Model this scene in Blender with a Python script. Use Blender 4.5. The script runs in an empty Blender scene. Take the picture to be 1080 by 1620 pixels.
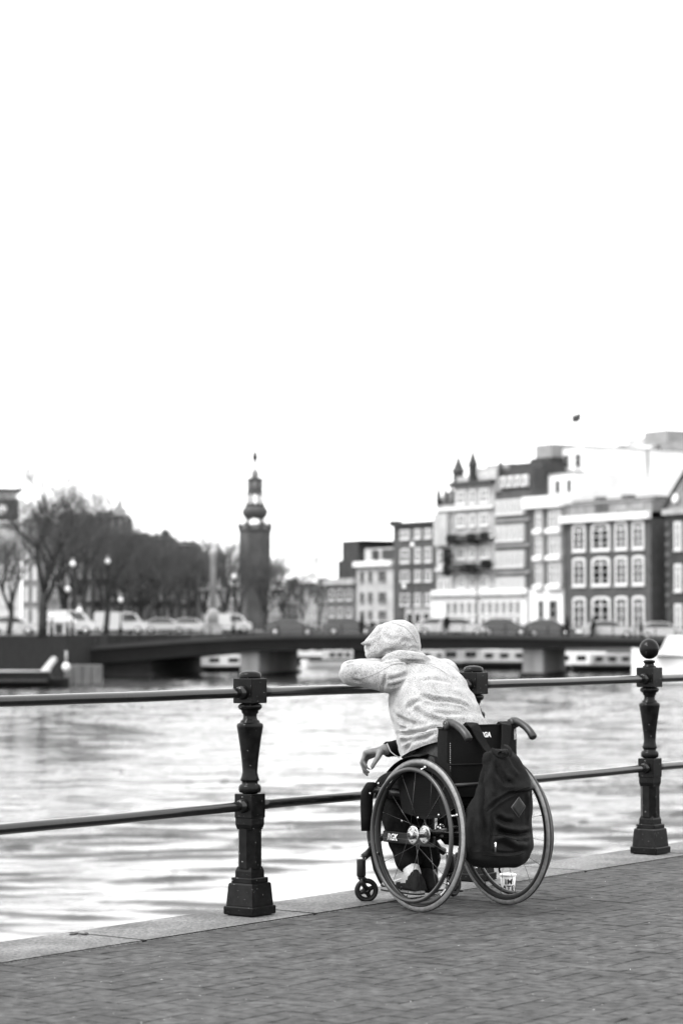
import bpy, bmesh, math, random
from mathutils import Vector, Matrix, noise
from mathutils.bvhtree import BVHTree

scene = bpy.context.scene
COL = scene.collection
random.seed(7)

# ------------------------------------------------------------------ camera
FPX = 3825.0
CAMZ = 1.157
PITCH = math.atan(182.0 / FPX)
cd = bpy.data.cameras.new("camera")
cam = bpy.data.objects.new("camera", cd)
COL.objects.link(cam)
cam.location = (0, 0, CAMZ)
cam.rotation_euler = (math.radians(90) + PITCH, 0, 0)
cd.sensor_fit = 'VERTICAL'
cd.sensor_height = 36
cd.sensor_width = 24
cd.lens = 85
cd.clip_start = 0.1
cd.clip_end = 6000
cd.dof.use_dof = True
cd.dof.focus_distance = 9.95
cd.dof.aperture_fstop = 3.8
scene.camera = cam

# ------------------------------------------------------------------ world, sun, exposure
SUN_EL, SUN_AZ = math.radians(52), math.radians(-115)      # azimuth clockwise from +Y: the sun stands to the left, a little behind the camera
world = bpy.data.worlds.new("World")
scene.world = world
world.use_nodes = True
wn, wl = world.node_tree.nodes, world.node_tree.links
wn.clear()
sky = wn.new('ShaderNodeTexSky')
sky.sky_type = 'NISHITA'
sky.sun_disc = False
sky.sun_elevation = SUN_EL
sky.sun_rotation = SUN_AZ
sky.air_density = 1.0
sky.dust_density = 4.0
sky.ozone_density = 1.0
bw = wn.new('ShaderNodeRGBToBW')
# high, even cloud cover: the clear-sky gradient is largely evened out by pale cloud
tc = wn.new('ShaderNodeTexCoord')
cl = wn.new('ShaderNodeTexNoise'); cl.inputs['Scale'].default_value = 1.6; cl.inputs['Detail'].default_value = 4
cr = wn.new('ShaderNodeMapRange'); cr.inputs['To Min'].default_value = 10.5; cr.inputs['To Max'].default_value = 12.5
mx = wn.new('ShaderNodeMix'); mx.data_type = 'FLOAT'; mx.inputs['Factor'].default_value = 0.8
bg = wn.new('ShaderNodeBackground'); bg.inputs['Strength'].default_value = 0.12
wo = wn.new('ShaderNodeOutputWorld')
wl.new(sky.outputs['Color'], bw.inputs['Color'])
wl.new(tc.outputs['Generated'], cl.inputs['Vector'])
wl.new(cl.outputs['Fac'], cr.inputs['Value'])
wl.new(bw.outputs['Val'], mx.inputs['A'])
wl.new(cr.outputs['Result'], mx.inputs['B'])
wl.new(mx.outputs['Result'], bg.inputs['Color'])
wl.new(bg.outputs['Background'], wo.inputs['Surface'])

sd = bpy.data.lights.new("sun", 'SUN')
sd.energy = 1.6
sd.angle = math.radians(24)
sun = bpy.data.objects.new("sun", sd)
COL.objects.link(sun)
sdir = Vector((math.sin(SUN_AZ) * math.cos(SUN_EL), math.cos(SUN_AZ) * math.cos(SUN_EL), math.sin(SUN_EL)))
sun.rotation_euler = sdir.to_track_quat('Z', 'Y').to_euler()
sun.location = sdir * 50

scene.view_settings.view_transform = 'Standard'
scene.view_settings.look = 'None'
scene.view_settings.gamma = 1
scene.view_settings.exposure = 1.12
scene.view_settings.use_curve_mapping = False
scene.render.film_transparent = False

# ------------------------------------------------------------------ helpers
def ray(px, py):
    dx, dv = (px - 540) / FPX, (810 - py) / FPX
    return Vector((dx, math.cos(PITCH) - dv * math.sin(PITCH), math.sin(PITCH) + dv * math.cos(PITCH)))

def at(px, py, Y):
    r = ray(px, py)
    return Vector((0, 0, CAMZ)) + r * (Y / r.y)

def at_z(px, py, z=0.0):
    r = ray(px, py)
    return Vector((0, 0, CAMZ)) + r * ((z - CAMZ) / r.z)

MATS = {}
def mat(name, c0, c1=None, rough=0.6, metal=0.0, scale=8.0, detail=4.0, bump=0.0, bscale=None, stretch=None, lo=0.35, hi=0.65,
        speck=None, coat=0.0, rough2=None, blotch=None, spec=.5, world=False):
    """grey procedural material: c0..c1 mixed by noise, optional specks and a large blotch layer, optional bump"""
    if name in MATS:
        return MATS[name]
    m = bpy.data.materials.new(name)
    m.use_nodes = True
    n, l = m.node_tree.nodes, m.node_tree.links
    b = n['Principled BSDF']
    c1 = c0 if c1 is None else c1
    t = n.new('ShaderNodeTexCoord')
    if world:
        t = n.new('ShaderNodeNewGeometry')
    OUT = t.outputs['Position'] if world else t.outputs['Object']
    vec = OUT
    if stretch:
        mp = n.new('ShaderNodeMapping'); mp.inputs['Scale'].default_value = stretch
        l.new(vec, mp.inputs['Vector']); vec = mp.outputs['Vector']
    nz = n.new('ShaderNodeTexNoise'); nz.inputs['Scale'].default_value = scale; nz.inputs['Detail'].default_value = detail
    l.new(vec, nz.inputs['Vector'])
    mr = n.new('ShaderNodeMapRange'); mr.inputs['From Min'].default_value = lo; mr.inputs['From Max'].default_value = hi
    mr.inputs['To Min'].default_value = c0; mr.inputs['To Max'].default_value = c1
    l.new(nz.outputs['Fac'], mr.inputs['Value'])
    val = mr.outputs['Result']
    if blotch:
        bs, ba = blotch
        nb = n.new('ShaderNodeTexNoise'); nb.inputs['Scale'].default_value = bs; nb.inputs['Detail'].default_value = 3
        l.new(OUT, nb.inputs['Vector'])
        rb = n.new('ShaderNodeMapRange'); rb.inputs['From Min'].default_value = .3; rb.inputs['From Max'].default_value = .7
        rb.inputs['To Min'].default_value = 1 - ba; rb.inputs['To Max'].default_value = 1 + ba
        l.new(nb.outputs['Fac'], rb.inputs['Value'])
        mm = n.new('ShaderNodeMath'); mm.operation = 'MULTIPLY'
        l.new(val, mm.inputs[0]); l.new(rb.outputs['Result'], mm.inputs[1]); val = mm.outputs[0]
    if speck:
        ss, thr, sv = speck
        v = n.new('ShaderNodeTexNoise'); v.inputs['Scale'].default_value = ss; v.inputs['Detail'].default_value = 1
        l.new(OUT, v.inputs['Vector'])
        r2 = n.new('ShaderNodeMapRange'); r2.inputs['From Min'].default_value = thr; r2.inputs['From Max'].default_value = thr + .03
        l.new(v.outputs['Fac'], r2.inputs['Value'])
        mi = n.new('ShaderNodeMix'); mi.data_type = 'FLOAT'
        l.new(r2.outputs['Result'], mi.inputs['Factor']); l.new(val, mi.inputs['A']); mi.inputs['B'].default_value = sv
        val = mi.outputs['Result']
    l.new(val, b.inputs['Base Color'])
    b.inputs['Roughness'].default_value = rough
    if rough2 is not None:
        rr = n.new('ShaderNodeMapRange'); rr.inputs['From Min'].default_value = .35; rr.inputs['From Max'].default_value = .65
        rr.inputs['To Min'].default_value = rough; rr.inputs['To Max'].default_value = rough2
        l.new(nz.outputs['Fac'], rr.inputs['Value']); l.new(rr.outputs['Result'], b.inputs['Roughness'])
    b.inputs['Metallic'].default_value = metal
    b.inputs['Specular IOR Level'].default_value = spec
    b.inputs['Coat Weight'].default_value = coat
    if bump:
        bn = n.new('ShaderNodeTexNoise'); bn.inputs['Scale'].default_value = bscale or scale; bn.inputs['Detail'].default_value = 5
        l.new(vec, bn.inputs['Vector'])
        bp = n.new('ShaderNodeBump'); bp.inputs['Strength'].default_value = min(1.0, bump * 100); bp.inputs['Distance'].default_value = bump
        bp.inputs['Strength'].default_value = 1.0
        l.new(bn.outputs['Fac'], bp.inputs['Height']); l.new(bp.outputs['Normal'], b.inputs['Normal'])
    MATS[name] = m
    return m

def tag(o, label=None, cat=None, group=None, kind=None):
    if label: o['label'] = label
    if cat: o['category'] = cat
    if group: o['group'] = group
    if kind: o['kind'] = kind
    return o

def empty(name, loc=(0, 0, 0), rz=0.0, parent=None):
    o = bpy.data.objects.new(name, None)
    COL.objects.link(o)
    o.empty_display_size = 0.1
    o.location = loc
    o.rotation_euler = (0, 0, rz)
    if parent: o.parent = parent
    return o

def link(name, me, parent=None, loc=None, rot=None, material=None):
    o = bpy.data.objects.new(name, me)
    COL.objects.link(o)
    if material is not None and not me.materials:
        me.materials.append(material)
    if parent: o.parent = parent
    if loc is not None: o.location = loc
    if rot is not None: o.rotation_euler = rot
    return o

def copy_tree(o, parent=None, loc=None, rz=None, label=None):
    c = o.copy(); COL.objects.link(c)
    c.parent = parent
    if loc is not None: c.location = loc
    if rz is not None: c.rotation_euler = (0, 0, rz)
    if label: c['label'] = label
    for ch in list(o.children):
        copy_tree(ch, c)
    return c

class MB:
    """collects closed shapes into one mesh"""
    def __init__(s):
        s.v, s.f, s.sm = [], [], []
    def add(s, vs, fs, smooth=False):
        k = len(s.v)
        s.v += [tuple(p) for p in vs]
        s.f += [tuple(i + k for i in f) for f in fs]
        s.sm += [smooth] * len(fs)
        return s
    def box(s, c, size, M=None):
        x, y, z = size[0] / 2, size[1] / 2, size[2] / 2
        vs = [Vector((a * x, b * y, d * z)) for d in (-1, 1) for b in (-1, 1) for a in (-1, 1)]
        if M is not None: vs = [M @ v for v in vs]
        vs = [v + Vector(c) for v in vs]
        return s.add(vs, [(0, 2, 3, 1), (4, 5, 7, 6), (0, 1, 5, 4), (2, 6, 7, 3), (0, 4, 6, 2), (1, 3, 7, 5)])
    def bx(s, x0, x1, y0, y1, z0, z1):
        return s.box(((x0 + x1) / 2, (y0 + y1) / 2, (z0 + z1) / 2), (abs(x1 - x0), abs(y1 - y0), abs(z1 - z0)))
    def bbox(s, c, size, bev, M=None):
        """box with bevelled edges"""
        bm = bmesh.new()
        bmesh.ops.create_cube(bm, size=1)
        for v in bm.verts: v.co = Vector((v.co.x * size[0], v.co.y * size[1], v.co.z * size[2]))
        bmesh.ops.bevel(bm, geom=list(bm.edges), offset=bev, segments=1, affect='EDGES')
        bm.verts.index_update()
        vs = [((M @ v.co) if M is not None else v.co) + Vector(c) for v in bm.verts]
        fs = [[v.index for v in f.verts] for f in bm.faces]
        bm.free()
        return s.add(vs, fs)
    def rings(s, rings, smooth=True, closed=False, caps=True):
        n = len(rings[0]); vs = [p for r in rings for p in r]; fs = []
        m = len(rings)
        for i in range(m if closed else m - 1):
            j = (i + 1) % m
            for k in range(n):
                k2 = (k + 1) % n
                fs.append((i * n + k, i * n + k2, j * n + k2, j * n + k))
        if caps and not closed:
            fs.append(tuple(reversed(range(n)))); fs.append(tuple((m - 1) * n + k for k in range(n)))
        return s.add(vs, fs, smooth)
    def tube(s, path, r, n=12, closed=False, smooth=True, caps=True):
        P = [Vector(p) for p in path]; m = len(P)
        R = r if isinstance(r, (list, tuple)) else [r] * m
        rings = []; up = None
        for i in range(m):
            if closed: t = (P[(i + 1) % m] - P[i - 1])
            else: t = P[min(i + 1, m - 1)] - P[max(i - 1, 0)]
            t.normalize()
            if up is None:
                up = Vector((0, 0, 1)) if abs(t.z) < .9 else Vector((1, 0, 0))
            a = t.cross(up)
            if a.length < 1e-6: a = t.orthogonal()
            a.normalize(); b = a.cross(t).normalized(); up = b
            rings.append([P[i] + (a * math.cos(2 * math.pi * k / n) + b * math.sin(2 * math.pi * k / n)) * R[i] for k in range(n)])
        return s.rings(rings, smooth, closed, caps)
    def lathe(s, prof, n=24, c=(0, 0, 0), M=None, smooth=True, phase=0.0, closed=False):
        """profile of (radius, height) about local z"""
        rings = []
        for r, z in prof:
            ring = [Vector((r * math.cos(2 * math.pi * k / n + phase), r * math.sin(2 * math.pi * k / n + phase), z)) for k in range(n)]
            if M is not None: ring = [M @ p for p in ring]
            rings.append([p + Vector(c) for p in ring])
        return s.rings(rings, smooth, closed)
    def prism(s, poly, v0, v1, fn, smooth=False):
        """closed outline poly (a,b) extruded from v0 to v1; fn(a,b,v) -> point"""
        n = len(poly)
        vs = [fn(a, b, v0) for a, b in poly] + [fn(a, b, v1) for a, b in poly]
        fs = [tuple(reversed(range(n))), tuple(range(n, 2 * n))]
        fs += [(k, (k + 1) % n, n + (k + 1) % n, n + k) for k in range(n)]
        return s.add(vs, fs, smooth)
    def capsule(s, p0, p1, r0, r1, n=14):
        p0, p1 = Vector(p0), Vector(p1); d = (p1 - p0)
        L = d.length; d = d / L if L > 1e-6 else Vector((0, 0, 1))
        path, R = [], []
        for k in range(5):
            a = math.pi / 2 * (1 - k / 4.0); path.append(p0 - d * r0 * math.sin(a)); R.append(max(r0 * math.cos(a), 1e-4))
        for k in range(5):
            a = math.pi / 2 * (k / 4.0); path.append(p1 + d * r1 * math.sin(a)); R.append(max(r1 * math.cos(a), 1e-4))
        return s.tube(path, R, n)
    def ellip(s, c, ax, n=20, M=None):
        prof = [(max(1e-4, math.cos(a)), math.sin(a)) for a in [math.pi * (k / 12.0 - .5) for k in range(13)]]
        Sm = Matrix.Diagonal(Vector(ax))
        return s.lathe(prof, n, c, (M @ Sm) if M is not None else Sm)
    def mesh(s, name):
        me = bpy.data.meshes.new(name)
        me.from_pydata([tuple(p) for p in s.v], [], s.f)
        me.polygons.foreach_set('use_smooth', s.sm)
        bm = bmesh.new(); bm.from_mesh(me)
        bmesh.ops.recalc_face_normals(bm, faces=bm.faces)
        bm.to_mesh(me); bm.free()
        me.update()
        return me
    def raw(s, name):
        me = bpy.data.meshes.new(name)
        me.from_pydata([tuple(p) for p in s.v], [], s.f)
        me.polygons.foreach_set('use_smooth', s.sm)
        me.update()
        return me
    def build(s, name, material, parent=None, loc=None, rot=None):
        return link(name, s.mesh(name), parent, loc, rot, material)

def smooth_by_angle(me, deg=40):
    me.polygons.foreach_set('use_smooth', [True] * len(me.polygons))
    try:
        me.set_sharp_from_angle(angle=math.radians(deg))
    except Exception:
        pass

def remeshed(mb, voxel, iters=4, name='m'):
    """union of the closed shapes as one skin"""
    me = mb.mesh(name + '_src')
    o = bpy.data.objects.new(name + '_src', me); COL.objects.link(o)
    md = o.modifiers.new('r', 'REMESH'); md.mode = 'VOXEL'; md.voxel_size = voxel; md.use_smooth_shade = True
    if iters:
        sm = o.modifiers.new('s', 'SMOOTH'); sm.factor = .5; sm.iterations = iters
    dg = bpy.context.evaluated_depsgraph_get()
    ev = o.evaluated_get(dg)
    out = bpy.data.meshes.new_from_object(ev)
    out.name = name
    bpy.data.objects.remove(o); bpy.data.meshes.remove(me)
    out.materials.clear()
    out.polygons.foreach_set('use_smooth', [True] * len(out.polygons))
    return out

def bvh_of(me, M=None):
    vs = [(M @ v.co) if M is not None else v.co.copy() for v in me.vertices]
    return BVHTree.FromPolygons(vs, [tuple(p.vertices) for p in me.polygons])

def hit(tree, px, py):
    r = ray(px, py).normalized()
    loc, nor, i, d = tree.ray_cast(Vector((0, 0, CAMZ)), r)
    return (loc, nor) if loc else (None, None)

def crease(me, curves, tree):
    """press or raise folds along curves that run over the cloth; curves: (points, amplitude, width)"""
    import numpy as np
    n = len(me.vertices)
    co = np.empty(n * 3); me.vertices.foreach_get('co', co); co = co.reshape(-1, 3)
    no = np.empty(n * 3); me.vertices.foreach_get('normal', no); no = no.reshape(-1, 3)
    disp = np.zeros(n)
    for pts, amp, wid in curves:
        P = []
        for px, py in pts:
            loc, nn = hit(tree, px, py)
            if loc: P.append(np.array(loc))
        if len(P) < 2: continue
        best = np.full(n, 1e9); tt = np.zeros(n); tot = len(P) - 1
        for i in range(tot):
            a, b = P[i], P[i + 1]; ab = b - a; L2 = max((ab * ab).sum(), 1e-9)
            t = np.clip(((co - a) @ ab) / L2, 0, 1)
            d = np.linalg.norm(co - (a + t[:, None] * ab), axis=1)
            u = d < best; best[u] = d[u]; tt[u] = (i + t[u]) / tot
        end = np.clip(np.minimum(tt, 1 - tt) * 5, 0.15, 1)
        disp += amp * np.exp(-(best / wid) ** 2) * end
        disp -= amp * .45 * np.exp(-((best - wid * 1.9) / wid) ** 2) * end
    co += no * disp[:, None]
    me.vertices.foreach_set('co', co.ravel()); me.update()

def ruffle(me, fn):
    """small uneven relief along the normals; fn(point) -> metres"""
    N = [v.normal.copy() for v in me.vertices]
    P = [v.co.copy() for v in me.vertices]
    out = []
    for p, n in zip(P, N):
        q = p + n * fn(p); out += [q.x, q.y, q.z]
    me.vertices.foreach_set('co', out); me.update()

def text_mesh(name, body, size, material, parent, M, extrude=0.0006, shear=0.0, bold=0.0, sx=1.0):
    cu = bpy.data.curves.new(name, 'FONT')
    cu.body = body; cu.size = size; cu.extrude = extrude; cu.shear = shear; cu.offset = bold
    cu.align_x = 'CENTER'; cu.align_y = 'CENTER'; cu.resolution_u = 3
    o = bpy.data.objects.new(name + '_src', cu); COL.objects.link(o)
    dg = bpy.context.evaluated_depsgraph_get()
    me = bpy.data.meshes.new_from_object(o.evaluated_get(dg))
    bpy.data.objects.remove(o); bpy.data.curves.remove(cu)
    me.name = name
    me.materials.clear(); me.materials.append(material)
    me.transform(M @ Matrix.Diagonal((sx, 1, 1, 1)))
    return link(name, me, parent)

# ------------------------------------------------------------------ materials (a grey world: the photograph is black and white)
M_IRON = mat('black_iron_paint', .002, .007, spec=.07, rough=.4, rough2=.52, scale=30, bump=.0006, bscale=160, speck=(120, .74, .30), coat=.15)
M_IRON_RAIL = mat('black_rail_paint', .003, .007, spec=.15, rough=.3, rough2=.4, scale=24, bump=.0011, bscale=70, coat=1.0)
M_IRON_RAIL.node_tree.nodes['Principled BSDF'].inputs['Coat IOR'].default_value = 1.36
M_IRON_RAIL.node_tree.nodes['Principled BSDF'].inputs['Coat Roughness'].default_value = .07
M_BRICK = mat('paving_brick', .019, .068, spec=.2, rough=.85, scale=22, detail=12, lo=.3, hi=.7, bump=.0030, bscale=80, blotch=(5, .34), speck=(62, .775, .42), world=True)
M_SAND = mat('joint_sand', .022, .058, spec=.2, rough=.95, scale=7, detail=6, lo=.4, hi=.56, bump=.003, bscale=160, world=True)
M_KERB = mat('kerb_granite', .06, .17, spec=.25, rough=.8, scale=90, detail=8, bump=.0025, bscale=140, blotch=(3.0, .38), speck=(150, .66, .05), world=True)
M_BLACKPL = mat('black_plastic', .006, .009, rough=.45, spec=.25)
M_FRAME = mat('black_frame_paint', .005, .008, rough=.35, spec=.25)
M_TYRE = mat('grey_tyre_rubber', .16, .23, spec=.3, rough=.62, scale=60, bump=.0003, bscale=400)
M_TREAD = mat('dark_tread_rubber', .02, .03, rough=.75, scale=40)
M_HANDRIM = mat('anodised_hand_rim', .018, .028, rough=.34, spec=.5)
M_CHROME = mat('polished_alloy', .38, .5, rough=.25, metal=1.0, scale=20)
M_SPOKE = mat('dark_spoke_steel', .05, .08, rough=.3, metal=.8)
M_CLOTHBLK = mat('black_nylon', .004, .006, spec=.15, rough=.85, scale=200, bump=.0004, bscale=500)
M_BAG = mat('charcoal_canvas', .005, .0085, spec=.15, rough=.9, scale=380, detail=2, bump=.0004, bscale=900, blotch=(9, .2))
M_STRAP = mat('charcoal_webbing', .0065, .010, spec=.15, rough=.85, scale=300, bump=.0004, bscale=700)
M_TROUSER = mat('black_trouser_cloth', .004, .008, spec=.12, rough=.95, scale=60, bump=.003, bscale=16)
M_SHIRT = mat('charcoal_shirt', .018, .032, spec=.15, rough=.9, scale=150, bump=.002, bscale=22)
M_SKIN = mat('skin', .13, .20, rough=.5, scale=45, bump=.0009, bscale=120)
M_HAIR = mat('dark_hair', .02, .04, rough=.6, scale=90)
M_SHOE = mat('pale_knit_shoe', .26, .36, rough=.8, scale=240, bump=.0005, bscale=500)
M_SHOEBLK = mat('black_suede_heel', .006, .01, spec=.2, rough=.85, scale=90)
M_WHITE = mat('white_print', .78, .82, rough=.5)
M_SOLE = mat('grey_sole', .22, .3, rough=.7)
M_PAPER = mat('white_paper_cup', .72, .80, rough=.6, scale=12)
M_INK = mat('black_ink', .012, .016, rough=.6)
M_BRASS = mat('zip_metal', .6, .7, rough=.3, metal=1.0)

def fleece():
    m = bpy.data.materials.new('heather_fleece'); m.use_nodes = True
    n, l = m.node_tree.nodes, m.node_tree.links; b = n['Principled BSDF']
    t = n.new('ShaderNodeTexCoord')
    mp = n.new('ShaderNodeMapping'); mp.inputs['Rotation'].default_value = (.3, .5, .2); mp.inputs['Scale'].default_value = (1, 1, .55)
    l.new(t.outputs['Object'], mp.inputs['Vector'])
    a = n.new('ShaderNodeTexNoise'); a.inputs['Scale'].default_value = 380; a.inputs['Detail'].default_value = 3; a.inputs['Roughness'].default_value = .7
    c = n.new('ShaderNodeTexNoise'); c.inputs['Scale'].default_value = 26; c.inputs['Detail'].default_value = 4
    for x in (a, c): l.new(mp.outputs['Vector'], x.inputs['Vector'])
    ad = n.new('ShaderNodeMath'); ad.operation = 'MULTIPLY_ADD'; ad.inputs[1].default_value = .26
    l.new(c.outputs['Fac'], ad.inputs[0]); l.new(a.outputs['Fac'], ad.inputs[2])
    mr = n.new('ShaderNodeMapRange'); mr.inputs['From Min'].default_value = .42; mr.inputs['From Max'].default_value = .72
    mr.inputs['To Min'].default_value = .04; mr.inputs['To Max'].default_value = .385
    l.new(ad.outputs[0], mr.inputs['Value']); l.new(mr.outputs['Result'], b.inputs['Base Color'])
    b.inputs['Roughness'].default_value = .95
    b.inputs['Sheen Weight'].default_value = .25
    bp = n.new('ShaderNodeBump'); bp.inputs['Distance'].default_value = .0012
    l.new(a.outputs['Fac'], bp.inputs['Height']); l.new(bp.outputs['Normal'], b.inputs['Normal'])
    return m
M_FLEECE = fleece()

# ------------------------------------------------------------------ quay: pavement, kerb, wall
PL = at_z(395, 1449, 0)
PR = at_z(1028, 1352, 0)
RD = (PR - PL).normalized()                      # along the railing, away from the camera
RN = Vector((-RD.y, RD.x, 0))                    # towards the water
SP = (PR - PL).length / 2                        # post spacing
def Q(s, n, z=0.0):
    return PL + RD * s + RN * n + Vector((0, 0, z))
RZ = math.atan2(RD.y, RD.x)
K_IN, K_OUT = -.18, .21

mb = MB()
a = [Q(-30, K_IN - .003), Q(40, K_IN - .003), Q(40, -40), Q(-30, -40)]
vs = [p + Vector((0, 0, -.0062)) for p in a] + [p + Vector((0, 0, -.4)) for p in a]
mb.add(vs, [(0, 1, 2, 3), (7, 6, 5, 4), (0, 4, 5, 1), (1, 5, 6, 2), (2, 6, 7, 3), (3, 7, 4, 0)])
pave = mb.build('quay_pavement', M_SAND); tag(pave, kind='structure')

# herringbone of clay pavers, laid square to the kerb
BL, BW_ = .2, .1
J = .0028
def in_view(p, mx=60, my=60):
    v = p - Vector((0, 0, CAMZ))
    if v.y < 2.5 or v.y > 22: return False
    x = 540 + FPX * v.x / v.y
    y = 992 - FPX * v.z / v.y
    return -mx < x < 1080 + mx and y < 1620 + my
spots = []
nb = 120
for i in range(-nb, nb):
    for j in range(-nb, nb):
        k = (i - j) % 4
        # herringbone: k==0 a paver along s starting at (i,j), k==2 ... across
        if k == 0:
            spots.append(((i + 1) * BW_, (j + .5) * BW_, 0.0))
        elif k == 3:
            spots.append(((i + .5) * BW_, (j + 1) * BW_, math.pi / 2))
def clip_ok(cs, cn, rz):
    hn = (BW_ if rz == 0 else BL) / 2
    return cn + hn <= K_IN - .006
bricks = []
for cs, cn, rz in spots:
    n_ = K_IN - .003 - 5.0 + cn; s_ = cs
    hn = (BW_ if rz == 0 else BL) / 2
    top = n_ + hn
    c = Q(s_, n_)
    if not in_view(c, 900, 1400): continue
    if n_ - hn > K_IN - .012: continue
    if top > K_IN - .003 + 1e-6:      # cut paver at the kerb
        cut = top - (K_IN - .004)
        if 2 * hn - cut < .02: continue
        bricks.append((s_, n_ - cut / 2, rz, cut)); continue
    bricks.append((s_, n_, rz, 0.0))
bricks.sort(key=lambda b: (not in_view(Q(b[0], b[1]), 20, 20), Q(b[0], b[1]).y))
def brick_mesh(l, w, seed):
    rnd = random.Random(seed)
    m = MB(); m.bbox((0, 0, -.03), (l, w, .06), .004)
    me = m.mesh('brick'); me.materials.append(M_BRICK)
    for v in me.vertices:
        v.co.x += rnd.uniform(-.0012, .0012); v.co.y += rnd.uniform(-.0012, .0012)
        if v.co.z > -.01: v.co.z += rnd.uniform(-.0008, .0008)
    return me
bvar = [brick_mesh(BL - J, BW_ - J, k) for k in range(6)]
rest = MB()
for idx, (s_, n_, rz, cut) in enumerate(bricks):
    c = Q(s_, n_)
    dz = random.uniform(-.0016, .0008) + .0014 * noise.noise(Vector((s_ * 1.3, n_ * 1.3, 0)))
    rr = RZ + rz + random.uniform(-.012, .012)
    if cut: me = brick_mesh(BL - J - (cut if rz else 0), BW_ - J - (0 if rz else cut), idx)
    else: me = bvar[idx % 6]
    tilt = (random.uniform(-.006, .006), random.uniform(-.006, .006))
    if idx < 298:
        o = link('brick', me, pave, (c.x, c.y, dz), (tilt[0], tilt[1], rr))
    else:
        MM = Matrix.Translation((c.x, c.y, dz)) @ Matrix.Rotation(rr, 4, 'Z')
        rest.add([MM @ v.co for v in me.vertices], [tuple(p.vertices) for p in me.polygons])
if rest.v:
    o = rest.build('far_bricks', M_BRICK, pave); o['kind'] = 'stuff'

kerb = empty('kerb', Q(0, 0, 0)); tag(kerb, kind='structure')
kerb.rotation_euler = (0, 0, RZ)
js = [-3.98, -2.93, -1.89, -.84, .20, 1.26, 2.32, 3.36, 4.42, 5.47, 6.5]
for i in range(len(js) - 1):
    m = MB(); L = js[i + 1] - js[i] - .016
    m.bbox(((js[i] + js[i + 1]) / 2, (K_IN + K_OUT) / 2, -.15 + .0004 * ((i * 7) % 3 - 1)), (L, K_OUT - K_IN - .004, .31), .006)
    o = m.build('kerb_stone', M_KERB, kerb)
    sub = o.data
m = MB(); m.bx(js[0], js[-1], K_IN + .004, K_OUT - .004, -.3, .0036)
o = m.build('joint_mortar', mat('joint_dirt', .008, .016, rough=.95, spec=.1), kerb)
m = MB(); m.bx(-30, 40, -1.2, K_OUT - .02, -5, -.309)
qw = link('quay_wall', m.mesh('quay_wall'), None, Q(0, 0, 0), (0, 0, RZ), mat('quay_wall_brick', .05, .09, rough=.9, scale=6, bump=.01)); tag(qw, kind='structure')
# kerb runs on beyond the frame
m = MB(); m.bx(-30, js[0] - .01, K_IN, K_OUT, -.3, 0); m.bx(js[-1] + .01, 40, K_IN, K_OUT, -.3, 0)
m.build('kerb_run', M_KERB, kerb)

# ------------------------------------------------------------------ water
WZ = -2.8
def water_mat():
    m = bpy.data.materials.new('river_water'); m.use_nodes = True
    n, l = m.node_tree.nodes, m.node_tree.links; b = n['Principled BSDF']
    b.inputs['Base Color'].default_value = (.006, .006, .006, 1)
    b.inputs['Roughness'].default_value = .12
    b.inputs['IOR'].default_value = 1.7
    t = n.new('ShaderNodeTexCoord')
    mp = n.new('ShaderNodeMapping'); mp.inputs['Scale'].default_value = (.55, 1.0, 1); mp.inputs['Rotation'].default_value = (0, 0, .12)
    l.new(t.outputs['Object'], mp.inputs['Vector'])
    prev = None
    for sc, dist in ((1.7, .022), (4.2, .0085), (12, .0016)):
        a = n.new('ShaderNodeTexNoise'); a.inputs['Scale'].default_value = sc; a.inputs['Detail'].default_value = 2; a.inputs['Distortion'].default_value = .3
        l.new(mp.outputs['Vector'], a.inputs['Vector'])
        bp = n.new('ShaderNodeBump'); bp.inputs['Distance'].default_value = dist
        l.new(a.outputs['Fac'], bp.inputs['Height'])
        if prev: l.new(prev.outputs['Normal'], bp.inputs['Normal'])
        prev = bp
    l.new(prev.outputs['Normal'], b.inputs['Normal'])
    return m
M_WATER = water_mat()
def wave(x, y):
    calm = noise.noise(Vector((x * .07 + 9.0, y * .035, 1.7)))
    k = (1.0 + 1.0 * calm) * (1.0 if y < 45 else max(.75, 1.0 - (y - 45) / 120.0))
    h = .010 * noise.noise(Vector((x * .16, y * .36, 2.1)))
    for lam, am, wd, sd_ in ((1.85, .052, .085, 1.0), (1.10, .034, .11, 5.0), (.50, .008, .17, 9.0)):
        u = y / lam + (1.5 * noise.noise(Vector((x * .30 + sd_, y * .16, sd_))) + .40 * noise.noise(Vector((x * 1.0, y * .5, sd_ + 3)))) / lam
        fl = math.floor(u); t = abs(u - fl - .5)
        if t < wd:
            g = max(0.0, min(1.0, .30 + 2.6 * noise.noise(Vector((x * .42 + fl * 5.37, fl * 3.71 + sd_, .5)))))
            h += am * k * g * (.5 + .5 * math.cos(math.pi * t / wd))
    return h
mb = MB()
ys = []; y = 4.0
while y < 205:
    ys.append(y); y += max(.03, .00105 * y) if y > 27 else .8
ys.append(205)
nx = 250
grid_v = []; grid_f = []
for j, y in enumerate(ys):
    half = 2 + y * .155
    for i in range(nx + 1):
        x = (i / nx * 2 - 1) * half
        edge = min(1, min(i, nx - i) / 3.0) * min(1, j / 2.0) * min(1, (len(ys) - 1 - j) / 3.0)
        grid_v.append((x, y, WZ + wave(x, y) * edge))
for j in range(len(ys) - 1):
    for i in range(nx):
        k = j * (nx + 1) + i
        grid_f.append((k, k + 1, k + nx + 2, k + nx + 1))
mb.add(grid_v, grid_f, True)
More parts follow.
